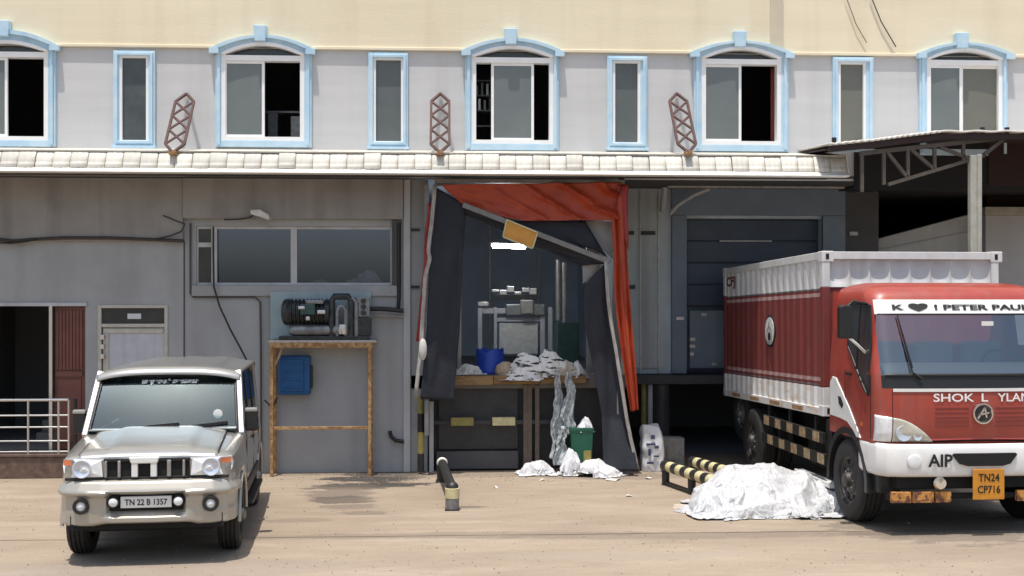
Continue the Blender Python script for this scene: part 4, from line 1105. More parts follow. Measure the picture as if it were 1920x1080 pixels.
# ================================================================== THINGS AT THE DOCK FOOT
gb = thing('green_bin', 'dark green plastic bin at the dock foot', 'bin', (WX(1090, -.3), -.3, 0))
q0, q1 = W(1070, 802, -.45), W(1112, 868, -.45); cx = (q0.x + q1.x) / 2; hw = (q1.x - q0.x) / 2
zt2 = q0.z
MB().loft([[(cx + sx * hw * k, -.3 + sy * .17 * k, z) for sx, sy in ((-1, -1), (1, -1), (1, 1), (-1, 1))] for z, k in ((0.0, .82), (zt2 - .06, 1), (zt2 - .05, 1.06), (zt2, 1.06), (zt2, .96), (zt2 - .2, .92))], cap=False).build('bin_body', 'green_bin', gb, bevel=.015)
MB().box(cx - hw * .9, cx + hw * .9, -.45, -.15, zt2 - .21, zt2 - .19).build('bin_inside', 'black_trim', gb)
MB().box(cx + .02, cx + .13, -.505, -.47, .1, .36).build('bin_label', 'yellow_paint', gb)
bag('white_bag', 'white_bag', (WX(1096, -.4), -.33, zt2 - .08), (.15, .14, .24), 1, 3.6, 'white bag stuffed in the top of the green bin', 'bag')
bag('white_bag', 'white_bag', (WX(1008, -.4), -.42, 0), (.33, .22, .22), 0, 3.3, 'low white bag lying by the leveller pit', 'bag')
bag('white_bag', 'white_bag', (WX(1122, -.55), -.6, 0), (.38, .26, .26), 1, 5.6, 'white sheet bag lying by the foot of the black curtain', 'bag')
bag('white_bag', 'sack_print', (WX(1068, -.5), -.52, 0), (.18, .17, .42), 1, 1.9, 'upright pale bag standing in front of the green bin', 'bag')
crumple('white_bag', 'white_bag', (WX(973, -.35), -.35, 0), (.05, .05, .06), 25, .3, 2.0, sub=3, label='tiny white scrap bag near the low white bag', cat='bag')

# printed sack and concrete block at the right bay
sk = crumple('printed_sack', 'sack_print', (0, 0, 0), (.165, .14, .69), 31, .12, 1.6, sub=4)
skt = thing('printed_sack_stack', 'upright white sack with blue print beside the black curtain', 'sack', (WX(1221, -.1), -.1, 0), local=True)
bpy.data.objects.remove(sk)
def sackf(u, v):
    t = u * 6.283; k = .9 + .12 * math.sin(v * 3.1) - .25 * max(0, v - .88) * 8 * .5
    n_ = .02 * noise.noise(Vector((math.cos(t) * 2, math.sin(t) * 2, v * 5)))
    return ((.165 * k + n_) * max(-1, min(1, 1.25 * math.cos(t))) + .02 * math.sin(v * 4), (.13 * k + n_) * max(-1, min(1, 1.25 * math.sin(t))), .005 + .69 * v + .02 * math.sin(t * 2) * v)
mb = MB().grid(sackf, 40, 26, True); mb.f.append(tuple(26 * 40 + k for k in range(40))); mb.build('sack_body', 'sack_print', skt, smooth=50)
for x, z, w_, h_ in ((.0, .53, .03, .03), (-.03, .42, .07, .016), (.06, .38, .03, .02), (-.04, .14, .05, .016), (-.05, .30, .02, .05), (.05, .24, .04, .012)):
    MB().grid(lambda u, v: (x + (u - .5) * 2 * w_, -.148 + .012 * abs(x), z + (v - .5) * 2 * h_), 3, 3).build('printed_mark', 'ink_blue', skt, solid=.008)
cb = thing('concrete_block', 'grey concrete block behind the printed sack', 'block', (WX(1261, .25), .35, 0), local=True)
MB().box(-.18, .18, -.15, .15, 0, .46).build('block_body', 'block_grey', cb, bevel=.02)
MB().box(-.10, .10, -.165, -.149, .12, .34).build('block_recess', 'block_grey', cb, bevel=.02)

# ================================================================== WHEEL GUIDES
def banded(name, p0, p1, r, n, parent, m0='black_paint', m1='yellow_pale', ln=16):
    p0, p1 = Vector(p0), Vector(p1)
    for k in range(n):
        MB().cyl(p0.lerp(p1, k / n), p0.lerp(p1, (k + 1) / n), r, n=ln).build(name, (m0, m1)[k % 2], parent, smooth=40)
def end_ball(p, r, m, parent):
    MB().grid(lambda u, v: (p[0] + r * math.cos(u * 6.283) * math.sin(v * 3.1416), p[1] + r * math.sin(u * 6.283) * math.sin(v * 3.1416), p[2] + r * math.cos(v * 3.1416)), 14, 10, True).build('end_cap', m, parent, smooth=60)
# straight guide seen end on
n0 = G(848, 956); f0 = G(829, 903)
wg = thing('wheel_guide', 'worn black and yellow tube wheel guide standing alone in the yard', 'wheel guide', n0)
z1 = .27
for p, nm in ((n0, 'post'), (f0, 'post')):
    MB().box(p.x - .09, p.x + .09, p.y - .09, p.y + .09, 0, .02).build('base_plate', 'black_paint', wg, bevel=.004)
MB().cyl((n0.x, n0.y, .02), (n0.x, n0.y, .15), .085, n=18).build('post', 'machine_grey', wg, smooth=40)
MB().cyl((n0.x, n0.y, .15), (n0.x, n0.y, z1), .09, n=18).build('post_band', 'yellow_pale', wg, smooth=40)
MB().cyl((f0.x, f0.y, .02), (f0.x, f0.y, z1), .075, n=18).build('post', 'black_paint', wg, smooth=40)
banded('rail_band', (n0.x, n0.y + .05, z1 + .0), (f0.x, f0.y, z1 + .0), .06, 5, wg, 'black_paint', 'black_paint')
end_ball((n0.x, n0.y + .03, z1), .08, 'black_paint', wg); end_ball((f0.x, f0.y, z1), .08, 'paper', wg)
# double guide by the plastic heap
wg2 = thing('double_wheel_guide', 'pair of black and yellow striped guide tubes behind the plastic heap', 'wheel guide', G(1262, 912))
h = .27
p0 = G(1247, 909); p1 = G(1292, 925)
dirn = (p1 - p0).normalized(); pe = p0 + dirn * 2.3
off = Vector((.48, .40, 0))
for base, n_, j in ((p0, 9, 0), (p0 + off, 9, 1)):
    e = base + dirn * (2.3 if j == 0 else 1.9)
    banded('rail_band', base + Vector((0, 0, h)), e + Vector((0, 0, h)), .075, 15, wg2)
    end_ball(base + Vector((0, 0, h)), .076, 'black_paint', wg2); end_ball(e + Vector((0, 0, h)), .076, 'black_paint', wg2)
    for t in (.02, .85, 1.7):
        q = base + dirn * t; MB().cyl(q, q + Vector((0, 0, h - .03)), .055, n=14).build('post', 'black_paint', wg2, smooth=40)
    MB().bar(base + dirn * .05 + Vector((0, 0, .03)), base + dirn * 1.75 + Vector((0, 0, .03)), .05, .05).build('foot_rail', 'black_paint', wg2)

# ================================================================== PLASTIC HEAP
import bmesh
def heap():
    mat('heap_plastic', (.58, .585, .595), .26, col2=(.38, .39, .405), nscale=12, namt=.2, nmid=.56, bump=.45, bscale=38)
    c = (G(1425, 985) + G(1425, 930)) / 2
    root = thing('plastic_heap', 'large heap of crumpled white plastic sheeting in front of the truck', 'plastic heap', c, local=True)
    vs, fs = settled_sheet([(-.12, .05, .70, .48, .55), (.45, .05, .45, .42, .43), (-.62, -.08, .28, .3, .30), (.84, -.12, .16, .18, .22), (-.05, -.38, .55, .2, .22), (.15, .1, .3, .3, .54)], 1.36, 1.0, 140, 100, 2.0)
    def put(vs, fs, loc, sc, rz):
        me = bpy.data.meshes.new('crumpled_sheet'); me.from_pydata([tuple(v) for v in vs], [], fs)
        for p in me.polygons: p.use_smooth = True
        me.materials.append(MATS['heap_plastic']); o = bpy.data.objects.new('crumpled_sheet', me); COL.objects.link(o); o.parent = root
        o.location = loc; o.scale = sc; o.rotation_euler = (0, 0, rz)
        q = o.modifiers.new('smooth', 'SUBSURF'); q.levels = 0; q.render_levels = 1
    put(vs, fs, (0, 0, .002), (1, 1, 1), 0)
    for k, (x, y, sx, sy, sz, rz, b_) in enumerate(((-.72, -.22, .26, .22, .2, .5, 0), (.90, -.25, .15, .15, .22, 2, 1), (-.35, -.55, .34, .16, .16, .2, 0), (.25, -.56, .38, .16, .15, 3.0, 1), (.66, -.36, .2, .18, .2, 4, 0), (-.92, -.05, .18, .14, .08, 1, 0))):
        put(BAGS[b_][0], BAGS[b_][1], (x, y, .002), (sx, sy, sz), rz)
heap()

# ================================================================== SHED ON THE RIGHT
YSF = -1.5
shed = thing('lean_to_shed', 'metal lean-to roof on pale post and truss beside the canopy', 'shed', (WX(1833, YSF), YSF, 0))
top = pxl([(1556, 270), (1640, 262), (1700, 254), (1765, 246), (2300, 246)], YSF)
for i, (a, b) in enumerate(zip(top, top[1:])):
    # roof sheet segments rise from left to right, then run level
    n = 6 if i < 3 else 10
    mb = MB()
    mb.grid(lambda u, v: (lerp(a.x, b.x, u), lerp(YSF, -.005, v), lerp(a.z, b.z, u) + .007 * math.sin(u * n * 6.283) + .10 * v), n * 8, 4)
    mb.build('roof_sheet', 'shed_roof', shed, smooth=50, solid=.028)
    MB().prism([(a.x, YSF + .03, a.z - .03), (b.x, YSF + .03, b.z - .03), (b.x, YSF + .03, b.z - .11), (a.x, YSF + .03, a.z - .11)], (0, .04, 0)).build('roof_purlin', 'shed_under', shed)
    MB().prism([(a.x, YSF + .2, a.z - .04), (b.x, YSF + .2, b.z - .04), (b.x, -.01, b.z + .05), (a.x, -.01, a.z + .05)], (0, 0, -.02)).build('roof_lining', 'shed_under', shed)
for px, py in ((1564, 262), (1842, 243), (1888, 243)):
    c = W(px, py, YSF + .1); MB().cyl((c.x, c.y, c.z - .06), (c.x, c.y, c.z + .03), .035, n=10).build('roof_bolt', 'black_trim', shed)
YT = YSF + .12
MB().box(WX(1600), XR, -.05, -.028, ZC - .12, W(1765, 246, YSF).z + .06).build('shed_shade_panel', 'shed_dark', shed)  # dark sheet over the grey wall, painting the deep shade under the roof
MB().box(WX(1850), XR, -.07, -.052, ZC - .05, W(1765, 246, YSF).z + .05).build('shed_shade_panel', 'shed_red', shed)  # browner sheet of the same painted shade, right of the post
def tb_(name, a, b, w_=.045): MB().bar(W(*a, YT), W(*b, YT), w_, w_).build(name, 'truss', shed)
tb_('top_chord', (1612, 288), (1760, 272), .06); tb_('top_chord', (1760, 272), (1885, 258), .06)
tb_('bottom_chord', (1665, 346), (1845, 292), .05); tb_('bottom_chord', (1845, 290), (1880, 262), .05)
for a, b in (((1616, 288), (1616, 360)), ((1657, 284), (1657, 346)), ((1702, 280), (1702, 334)), ((1752, 274), (1752, 318)), ((1806, 268), (1806, 300)),
             ((1664, 286), (1702, 334)), ((1708, 280), (1752, 318)), ((1762, 276), (1820, 298))):
    tb_('truss_web', a, b)
MB().box(WX(1823, YSF), WX(1835, YSF), YSF + .05, YSF + .15, 0, WZ(1830, 290, YSF)).build('post', 'shed_post', shed, bevel=.006)
MB().box(WX(1836, YSF), WX(1845, YSF), YSF + .06, YSF + .14, 0, WZ(1840, 288, YSF)).build('post', 'shed_post', shed, bevel=.006)
# ramp wall behind the truck
YW = YB + .55
rw = thing('ramp_wall', 'grey ramp wall with sloping top under the lean-to shed', 'wall', (WX(1740, YW), YW, 0))
pts = [W(1640, 449, YW), W(1846, 394, YW)]
MB().prism([(pts[0].x, YW, 0), (pts[1].x, YW, 0), (pts[1].x, YW, pts[1].z - .06), (pts[0].x, YW, pts[0].z - .06)], (0, .2, 0)).build('wall_body', 'fence_grey', rw)
MB().prism([(pts[0].x, YW - .04, pts[0].z - .06), (pts[1].x, YW - .04, pts[1].z - .06), (pts[1].x, YW - .04, pts[1].z), (pts[0].x, YW - .04, pts[0].z)], (0, .28, 0)).build('coping', 'fence_grey', rw, bevel=.01)
p2 = [W(1642, 470, YW), W(1846, 428, YW)]
MB().prism([(p2[0].x, YW - .02, p2[0].z - .05), (p2[1].x, YW - .02, p2[1].z - .05), (p2[1].x, YW - .02, p2[1].z), (p2[0].x, YW - .02, p2[0].z)], (0, .019, 0)).build('wall_rib', 'fence_grey', rw)
sw = thing('side_wall', 'plain grey wall with pale top band right behind the shed post', 'wall', (WX(1900, YW - .3), YW - .3, 0))
sw['label'] = 'plain grey wall with pale top band standing beyond the shed post'
q = W(1848, 388, YW - .3); q2 = W(1848, 404, YW - .3)
MB().box(q.x, XR - 1, YW - .3, YW - .02 - .05, 0, q2.z - .002).build('wall_body', 'fence_panel', sw, bevel=.006)
MB().box(q.x - .02, XR - 1, YW - .33, YW - .05, q2.z, q.z).build('top_band', 'shed_post', sw, bevel=.006)

# ================================================================== grit swept against the dock and over the yard
mat('grit_stone', (.34, .28, .22), .9, col2=(.14, .11, .09), nscale=6, namt=.9)
gm = MB(); gr_ = random.Random(3)
for k in range(2600):
    if k < 1500: px = gr_.uniform(-60, 1980); py = 888 + abs(gr_.gauss(0, 9))
    else: px = gr_.uniform(-60, 1980); py = gr_.uniform(895, 1085)
    c = G(px, py); s_ = gr_.uniform(.004, .014) * (1.3 if gr_.random() < .06 else 1)
    a0 = gr_.uniform(0, 6.28); z = .002
    vs = [(c.x + s_ * math.cos(a0 + q * 2.09) * gr_.uniform(.7, 1.4), c.y + s_ * math.sin(a0 + q * 2.09) * gr_.uniform(.7, 1.4), z - .003) for q in range(3)] + [(c.x, c.y, z + s_ * gr_.uniform(.5, 1.1))]
    gm.add(vs, [(0, 1, 3), (1, 2, 3), (2, 0, 3)])
go = gm.build('grit', 'grit_stone'); go['kind'] = 'stuff'; go['label'] = 'loose grit and crumbs scattered over the concrete yard'
# ================================================================== small litter in the yard
for k, (px, py, s, lab) in enumerate(((1181, 931, .05, 'small white scrap lying on the open yard by the heap'), (1150, 900, .12, 'flat pale scrap on the yard near the black curtain'),
                                      (1215, 898, .05, 'tiny pale scrap below the printed sack'), (1016, 901, .04, 'tiny white scrap in front of the leveller pit'),
                                      (1279, 951, .16, 'torn beige paper at the edge of the plastic heap'), (930, 915, .03, 'tiny scrap on the open yard between guide tube and dock'), (975, 890, .05, 'small crumb of white plastic by the low white bag'))):
    c = G(px, py)
    mb = MB().grid(lambda u, v: ((u - .5) * 2 * s, (v - .5) * s * 1.4, .008 + .02 * abs(noise.noise(Vector((u * 4, v * 4, k * 3.3)))) + .01 * math.sin(u * 5)), 6, 5)
    o = mb.build('paper_scrap', 'paper' if k != 4 else 'carton_beige', smooth=60, solid=.003); o.location = (c.x, c.y, 0.0); o.rotation_euler = (0, 0, k * 1.1); tag(o, lab, 'scrap')

# ================================================================== VEHICLES
def wheel(parent, x0, x1, y, z, r, rim, m_rim, side, name='wheel'):
    """side=-1: outer face towards x0"""
    w_ = abs(x1 - x0); xo = x0 if side < 0 else x1; s = 1 if side < 0 else -1
    P = [(rim, .02), (rim + .02, .0), (r * .86, -.004), (r * .95, .012), (r, .04)]
    g = w_ / 5
    for k in range(1, 5):
        P += [(r, g * k - .008), (r - .012, g * k - .006), (r - .012, g * k + .006), (r, g * k + .008)]
    P += [(r, w_ - .04), (r * .95, w_ - .012), (r * .86, w_), (rim, w_ - .02)]
    t = MB().lathe([(a, h * s) for a, h in P], (xo, y, z), 'x', 36).build(name, 'tyre', parent, smooth=40)
    Q = [(rim + .004, .025), (rim - .015, .03), (rim - .03, .06), (rim * .62, .05), (rim * .55, .03), (rim * .34, .02), (rim * .30, -.03), (rim * .2, -.045), (0, -.045)]
    MB().lathe([(a, h * s) for a, h in Q], (xo, y, z), 'x', 30).build('rim', m_rim, t, smooth=35)
    for k in range(8):
        a = k * math.pi / 4
        MB().cyl((xo + .012 * s, y + rim * .44 * math.cos(a), z + rim * .44 * math.sin(a)), (xo + .045 * s, y + rim * .44 * math.cos(a), z + rim * .44 * math.sin(a)), rim * .04, n=8).build('wheel_nut', 'steel_dull', t)
        MB().cyl((xo + .045 * s, y + rim * .78 * math.cos(a + .39), z + rim * .78 * math.sin(a + .39)), (xo + .052 * s, y + rim * .78 * math.cos(a + .39), z + rim * .78 * math.sin(a + .39)), rim * .1, n=10).build('rim_hole', 'under', t)
    return t

def mirror_x(pts): return [(-x, y, z) for x, y, z in pts]

# ------------------------------------------------------------------ silver four wheel drive
def make_suv():
    p = camxy(-3.555, 11.40)
    t = thing('parked_car', 'silver boxy four wheel drive car parked nose out by the porch', 'car', (p.x, p.y, 0), R(5.35), local=True)
    WF, WR_, ZW, RW = .78, 3.46, .355, .355
    HW = [(.10, .74), (.16, .79), (.28, .825), (.6, .845), (1.3, .855), (3.6, .855), (4.0, .83), (4.06, .80)]
    TS = [(.10, 1.02), (.16, 1.05), (.3, 1.075), (1.2, 1.165), (1.3, 1.165), (4.06, 1.15)]
    TP = [(.10, 1.03), (.16, 1.065), (.3, 1.105), (.7, 1.165), (1.16, 1.225), (1.24, 1.23), (1.26, 1.165), (4.06, 1.15)]
    ys = sorted(set([.10, .13, .16, .22, .28, .34] + [WF + .43 * math.cos(a * math.pi / 12) for a in range(13)] + [1.16, 1.24, 1.26, 1.3, 1.6, 2, 2.5, 2.9] +
                    [WR_ + .43 * math.cos(a * math.pi / 12) for a in range(13)] + [3.95, 4.0, 4.03, 4.06]))
    rings = []
    for y in ys:
        hw, ts, tp = interp(HW, y), interp(TS, y), interp(TP, y)
        zb = .44
        for yw in (WF, WR_):
            if abs(y - yw) < .43: zb = max(zb, ZW + math.sqrt(max(0, .43 ** 2 - (y - yw) ** 2)))
        z3 = zb + .03; z4 = max(.62, zb + .05)
        half = [(hw - .08, zb), (hw - .01, z3), (hw + .005, z4), (hw + .012, max(.86, zb + .06)), (hw, ts - .10), (hw - .012, ts - .035), (hw - .05, ts - .005), (hw - .13, ts + .008 if y < 1.25 else ts), (.42, lerp(ts, tp, .8)), (.2, tp)]
        ring = [(x, y, z) for x, z in half] + [(-x, y, z) for x, z in reversed(half)]
        rings.append(ring)
    MB().loft(rings).build('body', 'silver', t, smooth=38)
    MB().box(-.6, .6, .3, 3.95, .3, .7).build('underbody', 'under', t)
    # hood panel, slightly proud with raised centre
    def hood(u, v):
        y = lerp(.13, 1.13, v); x = lerp(-.66, .66, u); ax = abs(x)
        z = lerp(interp(TS, y), interp(TP, y), min(1, max(0, (.80 - ax) / .45)) ** .8) + .012 + .010 * max(0, min(1, (.42 - ax) / .03)) * min(1, v * 5)
        if v < .08: z -= (.08 - v) * .25
        return (x, y, z)
    MB().grid(hood, 40, 24).build('hood', 'silver', t, smooth=50, solid=.012)
    for s in (-1, 1):
        MB().grid(lambda u, v: Vector(hood(.5 + s * .5, v)) + Vector((s * (.002 + .010 * u), 0, -.010)), 1, 24).build('hood_seam', 'under', t, solid=.004)
    MB().grid(lambda u, v: Vector(hood(u, 0)) + Vector((0, -.004 - .008 * v, -.012 - .012 * v)), 40, 1).build('hood_seam', 'under', t, solid=.004)
    # bumper
    plan = [(-.835, .48), (-.84, .34), (-.825, .2), (-.765, .09), (-.63, .03), (-.42, .0), (0, -.015), (.42, .0), (.63, .03), (.765, .09), (.825, .2), (.84, .34), (.835, .48)]
    prof = [(0, .40, -.05), (.06, .415, 0), (.3, .53, .0), (.42, .58, -.005), (.58, .68, .0), (.64, .70, .02), (.68, .715, .035), (.74, .735, .033), (.92, .825, -.02), (1, .84, -.07)]
    def bump(u, v):
        q = poly_at(plan, u); a = poly_at(plan, min(1, u + .01)); b = poly_at(plan, max(0, u - .01))
        tn = Vector((a.x - b.x, a.y - b.y, 0)).normalized(); nn = Vector((tn.y, -tn.x, 0))
        z = interp([(x[0], x[1]) for x in prof], v); o = interp([(x[0], x[2]) for x in prof], v)
        ax = abs(q.x)
        if .43 < z < .74:
            o += -.07 * max(0, min(1, (.37 - ax) / .03)) * (1 if z > .54 else max(0, (z - .47) / .07))
            o += .028 * max(0, min(1, (ax - .40) / .03)) * max(0, min(1, (.56 - abs(ax)) / .03)) * (.4 + (z - .43) * 1.4)
        z += .022 * max(0, min(1, (.5 - ax) / .1)) * max(0, min(1, (.5 - z) / .08))
        return Vector((q.x, q.y, z)) + nn * o
    MB().grid(bump, 120, 40).build('bumper', 'bumper_silver', t, smooth=40, solid=.01)
    MB().box(-.72, .72, .06, .3, .36, .5).build('bumper_skirt', 'under', t)
    # plate and its lamps
    pl = MB().box(-.24, .24, .0, .03, .575, .685).build('number_plate', 'plate_white', t, bevel=.004)
    lettering('TN 22 B 1357', .40, .06, lambda u, v: (-.20 + u, -.003, .60 + v), 'ink', pl, bold=.02)
    MB().box(-.37, .37, .035, .06, .545, .70).build('plate_recess', 'under', t)
    for s in (-1, 1):
        lm = MB().lathe([(0, .0), (.05, .0), (.062, .02), (.06, .05)], (s * .305, -.02, .635), 'y', 20).build('driving_lamp', 'black_trim', t, smooth=40)
        MB().lathe([(0, -.012), (.03, -.01), (.042, -.003)], (s * .305, -.02, .635), 'y', 18).build('lamp_lens', 'lens', lm, smooth=40)
        fg = MB().lathe([(.045, .03), (.05, -.02), (.07, -.022), (.078, .0), (.078, .05)], (s * .61, .0, .60), 'y', 26).build('fog_lamp', 'black_trim', t, smooth=40)
        MB().lathe([(0, .0), (.03, .004), (.05, .02)], (s * .61, -.015, .60), 'y', 20).build('lamp_lens', 'lens', fg, smooth=40)
    # grille
    gr = MB().box(-.40, .40, .07, .11, .845, 1.035).build('grille', 'under', t, bevel=.01)
    MB().box(-.41, .41, .052, .09, 1.018, 1.05).build('grille_bar', 'black_trim', gr, bevel=.008)
    MB().box(-.39, .39, .055, .09, .85, .872).build('grille_bar', 'black_trim', gr, bevel=.006)
    for x, m, hwid in ((-.26, 'steel_dull', .014), (-.115, 'plate_white', .03), (.075 - .01, 'plate_white', .03), (.21, 'steel_dull', .02), (-.385, 'steel_dull', .012), (.35, 'steel_dull', .012)):
        MB().box(x - hwid, x + hwid, .035, .09, .868, 1.03).build('grille_slat', m, gr, bevel=.008)
    MB().prism([(-.15, .03, 1.0), (.10, .03, 1.0), (.12, .03, 1.062), (-.17, .03, 1.062)], (0, .05, 0)).build('grille_crest', 'plate_white', gr, bevel=.01)
    for s in (-1, 1):
        F = [(.415, .055, .875), (.70, .085, .87), (.80, .16, .91), (.815, .19, .98), (.80, .16, 1.04), (.70, .09, 1.045), (.43, .06, 1.03)]
        F = [(s * x, y, z) for x, y, z in F]
        mb = MB(); cpt = Vector((s * .6, .045, .955))
        bk = [(x * .98, y + .10, z) for x, y, z in F]
        n = len(F); mb.v = [Vector(q) for q in F] + [Vector(q) for q in bk] + [cpt]
        for i in range(n):
            mb.f.append((i, (i + 1) % n, 2 * n)); mb.f.append((i, n + i, n + (i + 1) % n, (i + 1) % n))
        mb.f.append(tuple(range(n, 2 * n)))
        hl = mb.build('headlight', 'lens', t)
        MB().lathe([(.0, .02), (.05, .012), (.082, -.008), (.09, -.004), (.09, .02)], (s * .61, .045, .955), 'y', 26).build('reflector', 'reflector', hl, smooth=40)
        MB().prism([(s * .70, .055, .99), (s * .79, .125, .985), (s * .80, .14, 1.035), (s * .71, .062, 1.04)], (0, .012, 0)).build('indicator', 'amber', hl)
        MB().box(s * .40 if s > 0 else -.775, .775 if s > 0 else -.40, .085, .2, .838, .866).build('headlight_trim', 'black_trim', t, bevel=.006)
    # cabin: pillars, roof, glass
    yb, zb, yt, zt = 1.21, 1.20, 1.66, 1.77
    for s in (-1, 1):
        MB().bar((s * .815, yb - .02, zb - .06), (s * .745, yt + .02, zt + .03), .065, .07, (0, -1, .4)).build('pillar', 'silver', t, bevel=.014)
        for y0, y1, yo in ((2.32, 2.40, 0), (3.12, 3.20, 0), (3.86, 3.97, .03)):
            MB().prism([(s * .815, y0, 1.14), (s * .815, y1 + yo, 1.14), (s * .75, y1, 1.80), (s * .75, y0, 1.80)], (-s * .05, 0, 0)).build('pillar', 'black_trim' if y0 < 3.5 else 'silver', t)
        for y0, y1 in ((1.5, 2.32), (2.40, 3.12), (3.20, 3.86)):
            f0 = 1.30 if y0 == 1.5 else y0; f1 = 1.68 if y0 == 1.5 else y0
            MB().prism([(s * .80, f0, 1.16), (s * .80, y1, 1.16), (s * .742, y1, 1.785), (s * .742, f1, 1.785)], (-s * .006, 0, 0)).build('side_window', 'side_glass', t)
        for y in (1.30, 2.36, 3.16):
            MB().box(s * .862 - .004, s * .862 + .004, y - .006, y + .006, .55, 1.13).build('door_seam', 'under', t)
        for y in (2.2, 3.02):
            MB().box(s * .87 - .015, s * .87 + .015, y - .09, y + .05, 1.0, 1.035).build('door_handle', 'black_trim', t, bevel=.006)
        MB().box(s * .865 - .012, s * .865 + .012, 1.22, 3.02, .50, .62).build('side_cladding', 'black_trim', t, bevel=.008)
        st = MB().box(s * .86 - .07, s * .86 + .07, 1.3, 2.95, .36, .40).build('side_step', 'black_trim', t, bevel=.01)
        for yw in (WF, WR_):
            pts = [(s * .858, yw + .435 * math.cos(a), ZW + .435 * math.sin(a)) for a in [math.pi * k / 14 for k in range(15)]]
            MB().tube(pts, .02, 8).build('wheel_flare', 'bumper_silver', t, smooth=50)
            MB().box(s * .6 - .2, s * .6 + .24 * 1, yw + .37, yw + .385, .2, .5).build('mud_flap', 'black_trim', t)
        x0 = .625 if s > 0 else -.845
        for yw in (WF, WR_): wheel(t, x0, x0 + .22, yw, ZW, RW, .2, 'rim_grey', s)
        # mirrors
        mr = MB().loft([[(s * .905 + a * .068, 1.34 + d, 1.28 + c) for a, c in ((-1, -.12), (1, -.12), (1, .09), (.8, .12), (-.8, .12), (-1, .09))] for d in (0, .09)]).build('mirror', 'black_trim', t, bevel=.02)
        MB().box(s * .905 - .068, s * .905 + .068, 1.335, 1.425, 1.37, 1.415).build('mirror_cap', 'silver', mr, bevel=.015)
        MB().bar((s * .78, 1.42, 1.22), (s * .86, 1.38, 1.22), .04, .04).build('mirror_arm', 'black_trim', mr)
    def roof(u, v):
        v = v ** 1.7; x = lerp(-.765, .765, u); y = lerp(1.575, 4.0, v)
        z = 1.775 + .075 * (1 - abs(u * 2 - 1) ** 3.2)
        if v < .05: z -= (1 - math.sqrt(max(0, 1 - (1 - v / .05) ** 2))) * .075
        if v > .95: z -= ((v - .95) / .05) ** 2 * .04
        y -= .06 * (1 - (u * 2 - 1) ** 2) * (1 - v) * (1 if v < .2 else 0) * (1 - v / .2)
        return (x, y, z + .006 * math.cos(u * 6.283 * 4) * (1 if .12 < v < .95 else 0))
    MB().grid(roof, 64, 60).build('roof', 'silver', t, smooth=50, solid=.03)
    MB().bar((-.74, yt + .0, zt + .005), (.74, yt + .0, zt + .005), .05, .05, (0, -1, .4)).build('header_rail', 'silver', t, bevel=.012)
    def ws(u, v):
        x = lerp(-lerp(.765, .705, v), lerp(.765, .705, v), u)
        return (x, lerp(yb, yt, v) - .05 * (1 - (2 * u - 1) ** 2) - .012 * math.sin(v * 3.14), lerp(zb, zt - .01, v))
    wsd = MB().grid(ws, 24, 12).build('windscreen', 'windscreen', t, smooth=60)
    gk = [ws(u, 0) for u in [k / 20 for k in range(21)]] + [ws(1, v) for v in [k / 10 for k in range(1, 11)]] + [ws(1 - k / 20, 1) for k in range(1, 21)] + [ws(0, 1 - k / 10) for k in range(1, 10)]
    MB().tube([Vector(q) + Vector((0, -.008, .0)) for q in gk], .014, 8, close=True).build('gasket', 'black_trim', wsd, smooth=50)
    lettering('முருகன் துணை', .62, .09, lambda u, v: Vector(ws(.5 + (u - .31 + .02) / 1.46, .82 + v / .72)) + Vector((0, -.012, 0)), 'plate_white', wsd, bold=.07)
    c = Vector(ws(.87, .28)); MB().lathe([(0, -.004), (.045, -.002), (.05, 0)], (c.x, c.y - .012, c.z), 'y', 16).build('sticker', 'plate_white', wsd)
    for x0, x1, z0, z1 in ((-.28, .16, .06, .12), (.22, .66, .06, .13)):
        a, b = Vector(ws((x0 + .75) / 1.5, .0)), Vector(ws((x0 + .12 + .75) / 1.5, z0)); cc = Vector(ws((x1 + .75) / 1.5, z1))
        d = Vector((0, -.03, 0))
        MB().tube([a + d + Vector((-.08, -.02, -.01)), b + d], .009, 6).bar(b + d + Vector((-.1, 0, 0)), cc + d, .014, .03).build('wiper', 'black_trim', t)
    MB().box(-.76, .76, 1.12, 1.235, 1.205, 1.222).build('cowl', 'silver', t, bevel=.006)
    # inside
    MB().box(-.74, .74, 1.3, 1.62, 1.0, 1.19).build('dashboard', 'dash_dark', t, bevel=.04)
    for s in (-.36, .36):
        MB().box(s - .24, s + .24, 2.15, 2.28, 1.0, 1.55).build('seat', 'seat', t, bevel=.05)
        MB().box(s - .13, s + .13, 2.16, 2.25, 1.57, 1.74).build('headrest', 'seat', t, bevel=.04)
    MB().box(-.66, .66, 3.05, 3.2, 1.0, 1.5).build('rear_seat', 'seat', t, bevel=.05)
    pts = [(.36 + .18 * math.cos(a), 1.72 + .07 * math.sin(a), 1.18 + .16 * math.sin(a)) for a in [2 * math.pi * k / 24 for k in range(24)]]
    MB().tube(pts, .015, 8, close=True).build('steering_wheel', 'black_trim', t, smooth=50)
    MB().prism([(-.80, 4.0, 1.14), (.80, 4.0, 1.14), (.74, 3.97, 1.79), (-.74, 3.97, 1.79)], (0, -.03, 0)).build('rear_door', 'silver', t)
    MB().prism([(-.66, 4.015, 1.2), (.66, 4.015, 1.2), (.6, 3.99, 1.7), (-.6, 3.99, 1.7)], (0, -.007, 0)).build('rear_window', 'smoked', t)
    return t
make_suv()

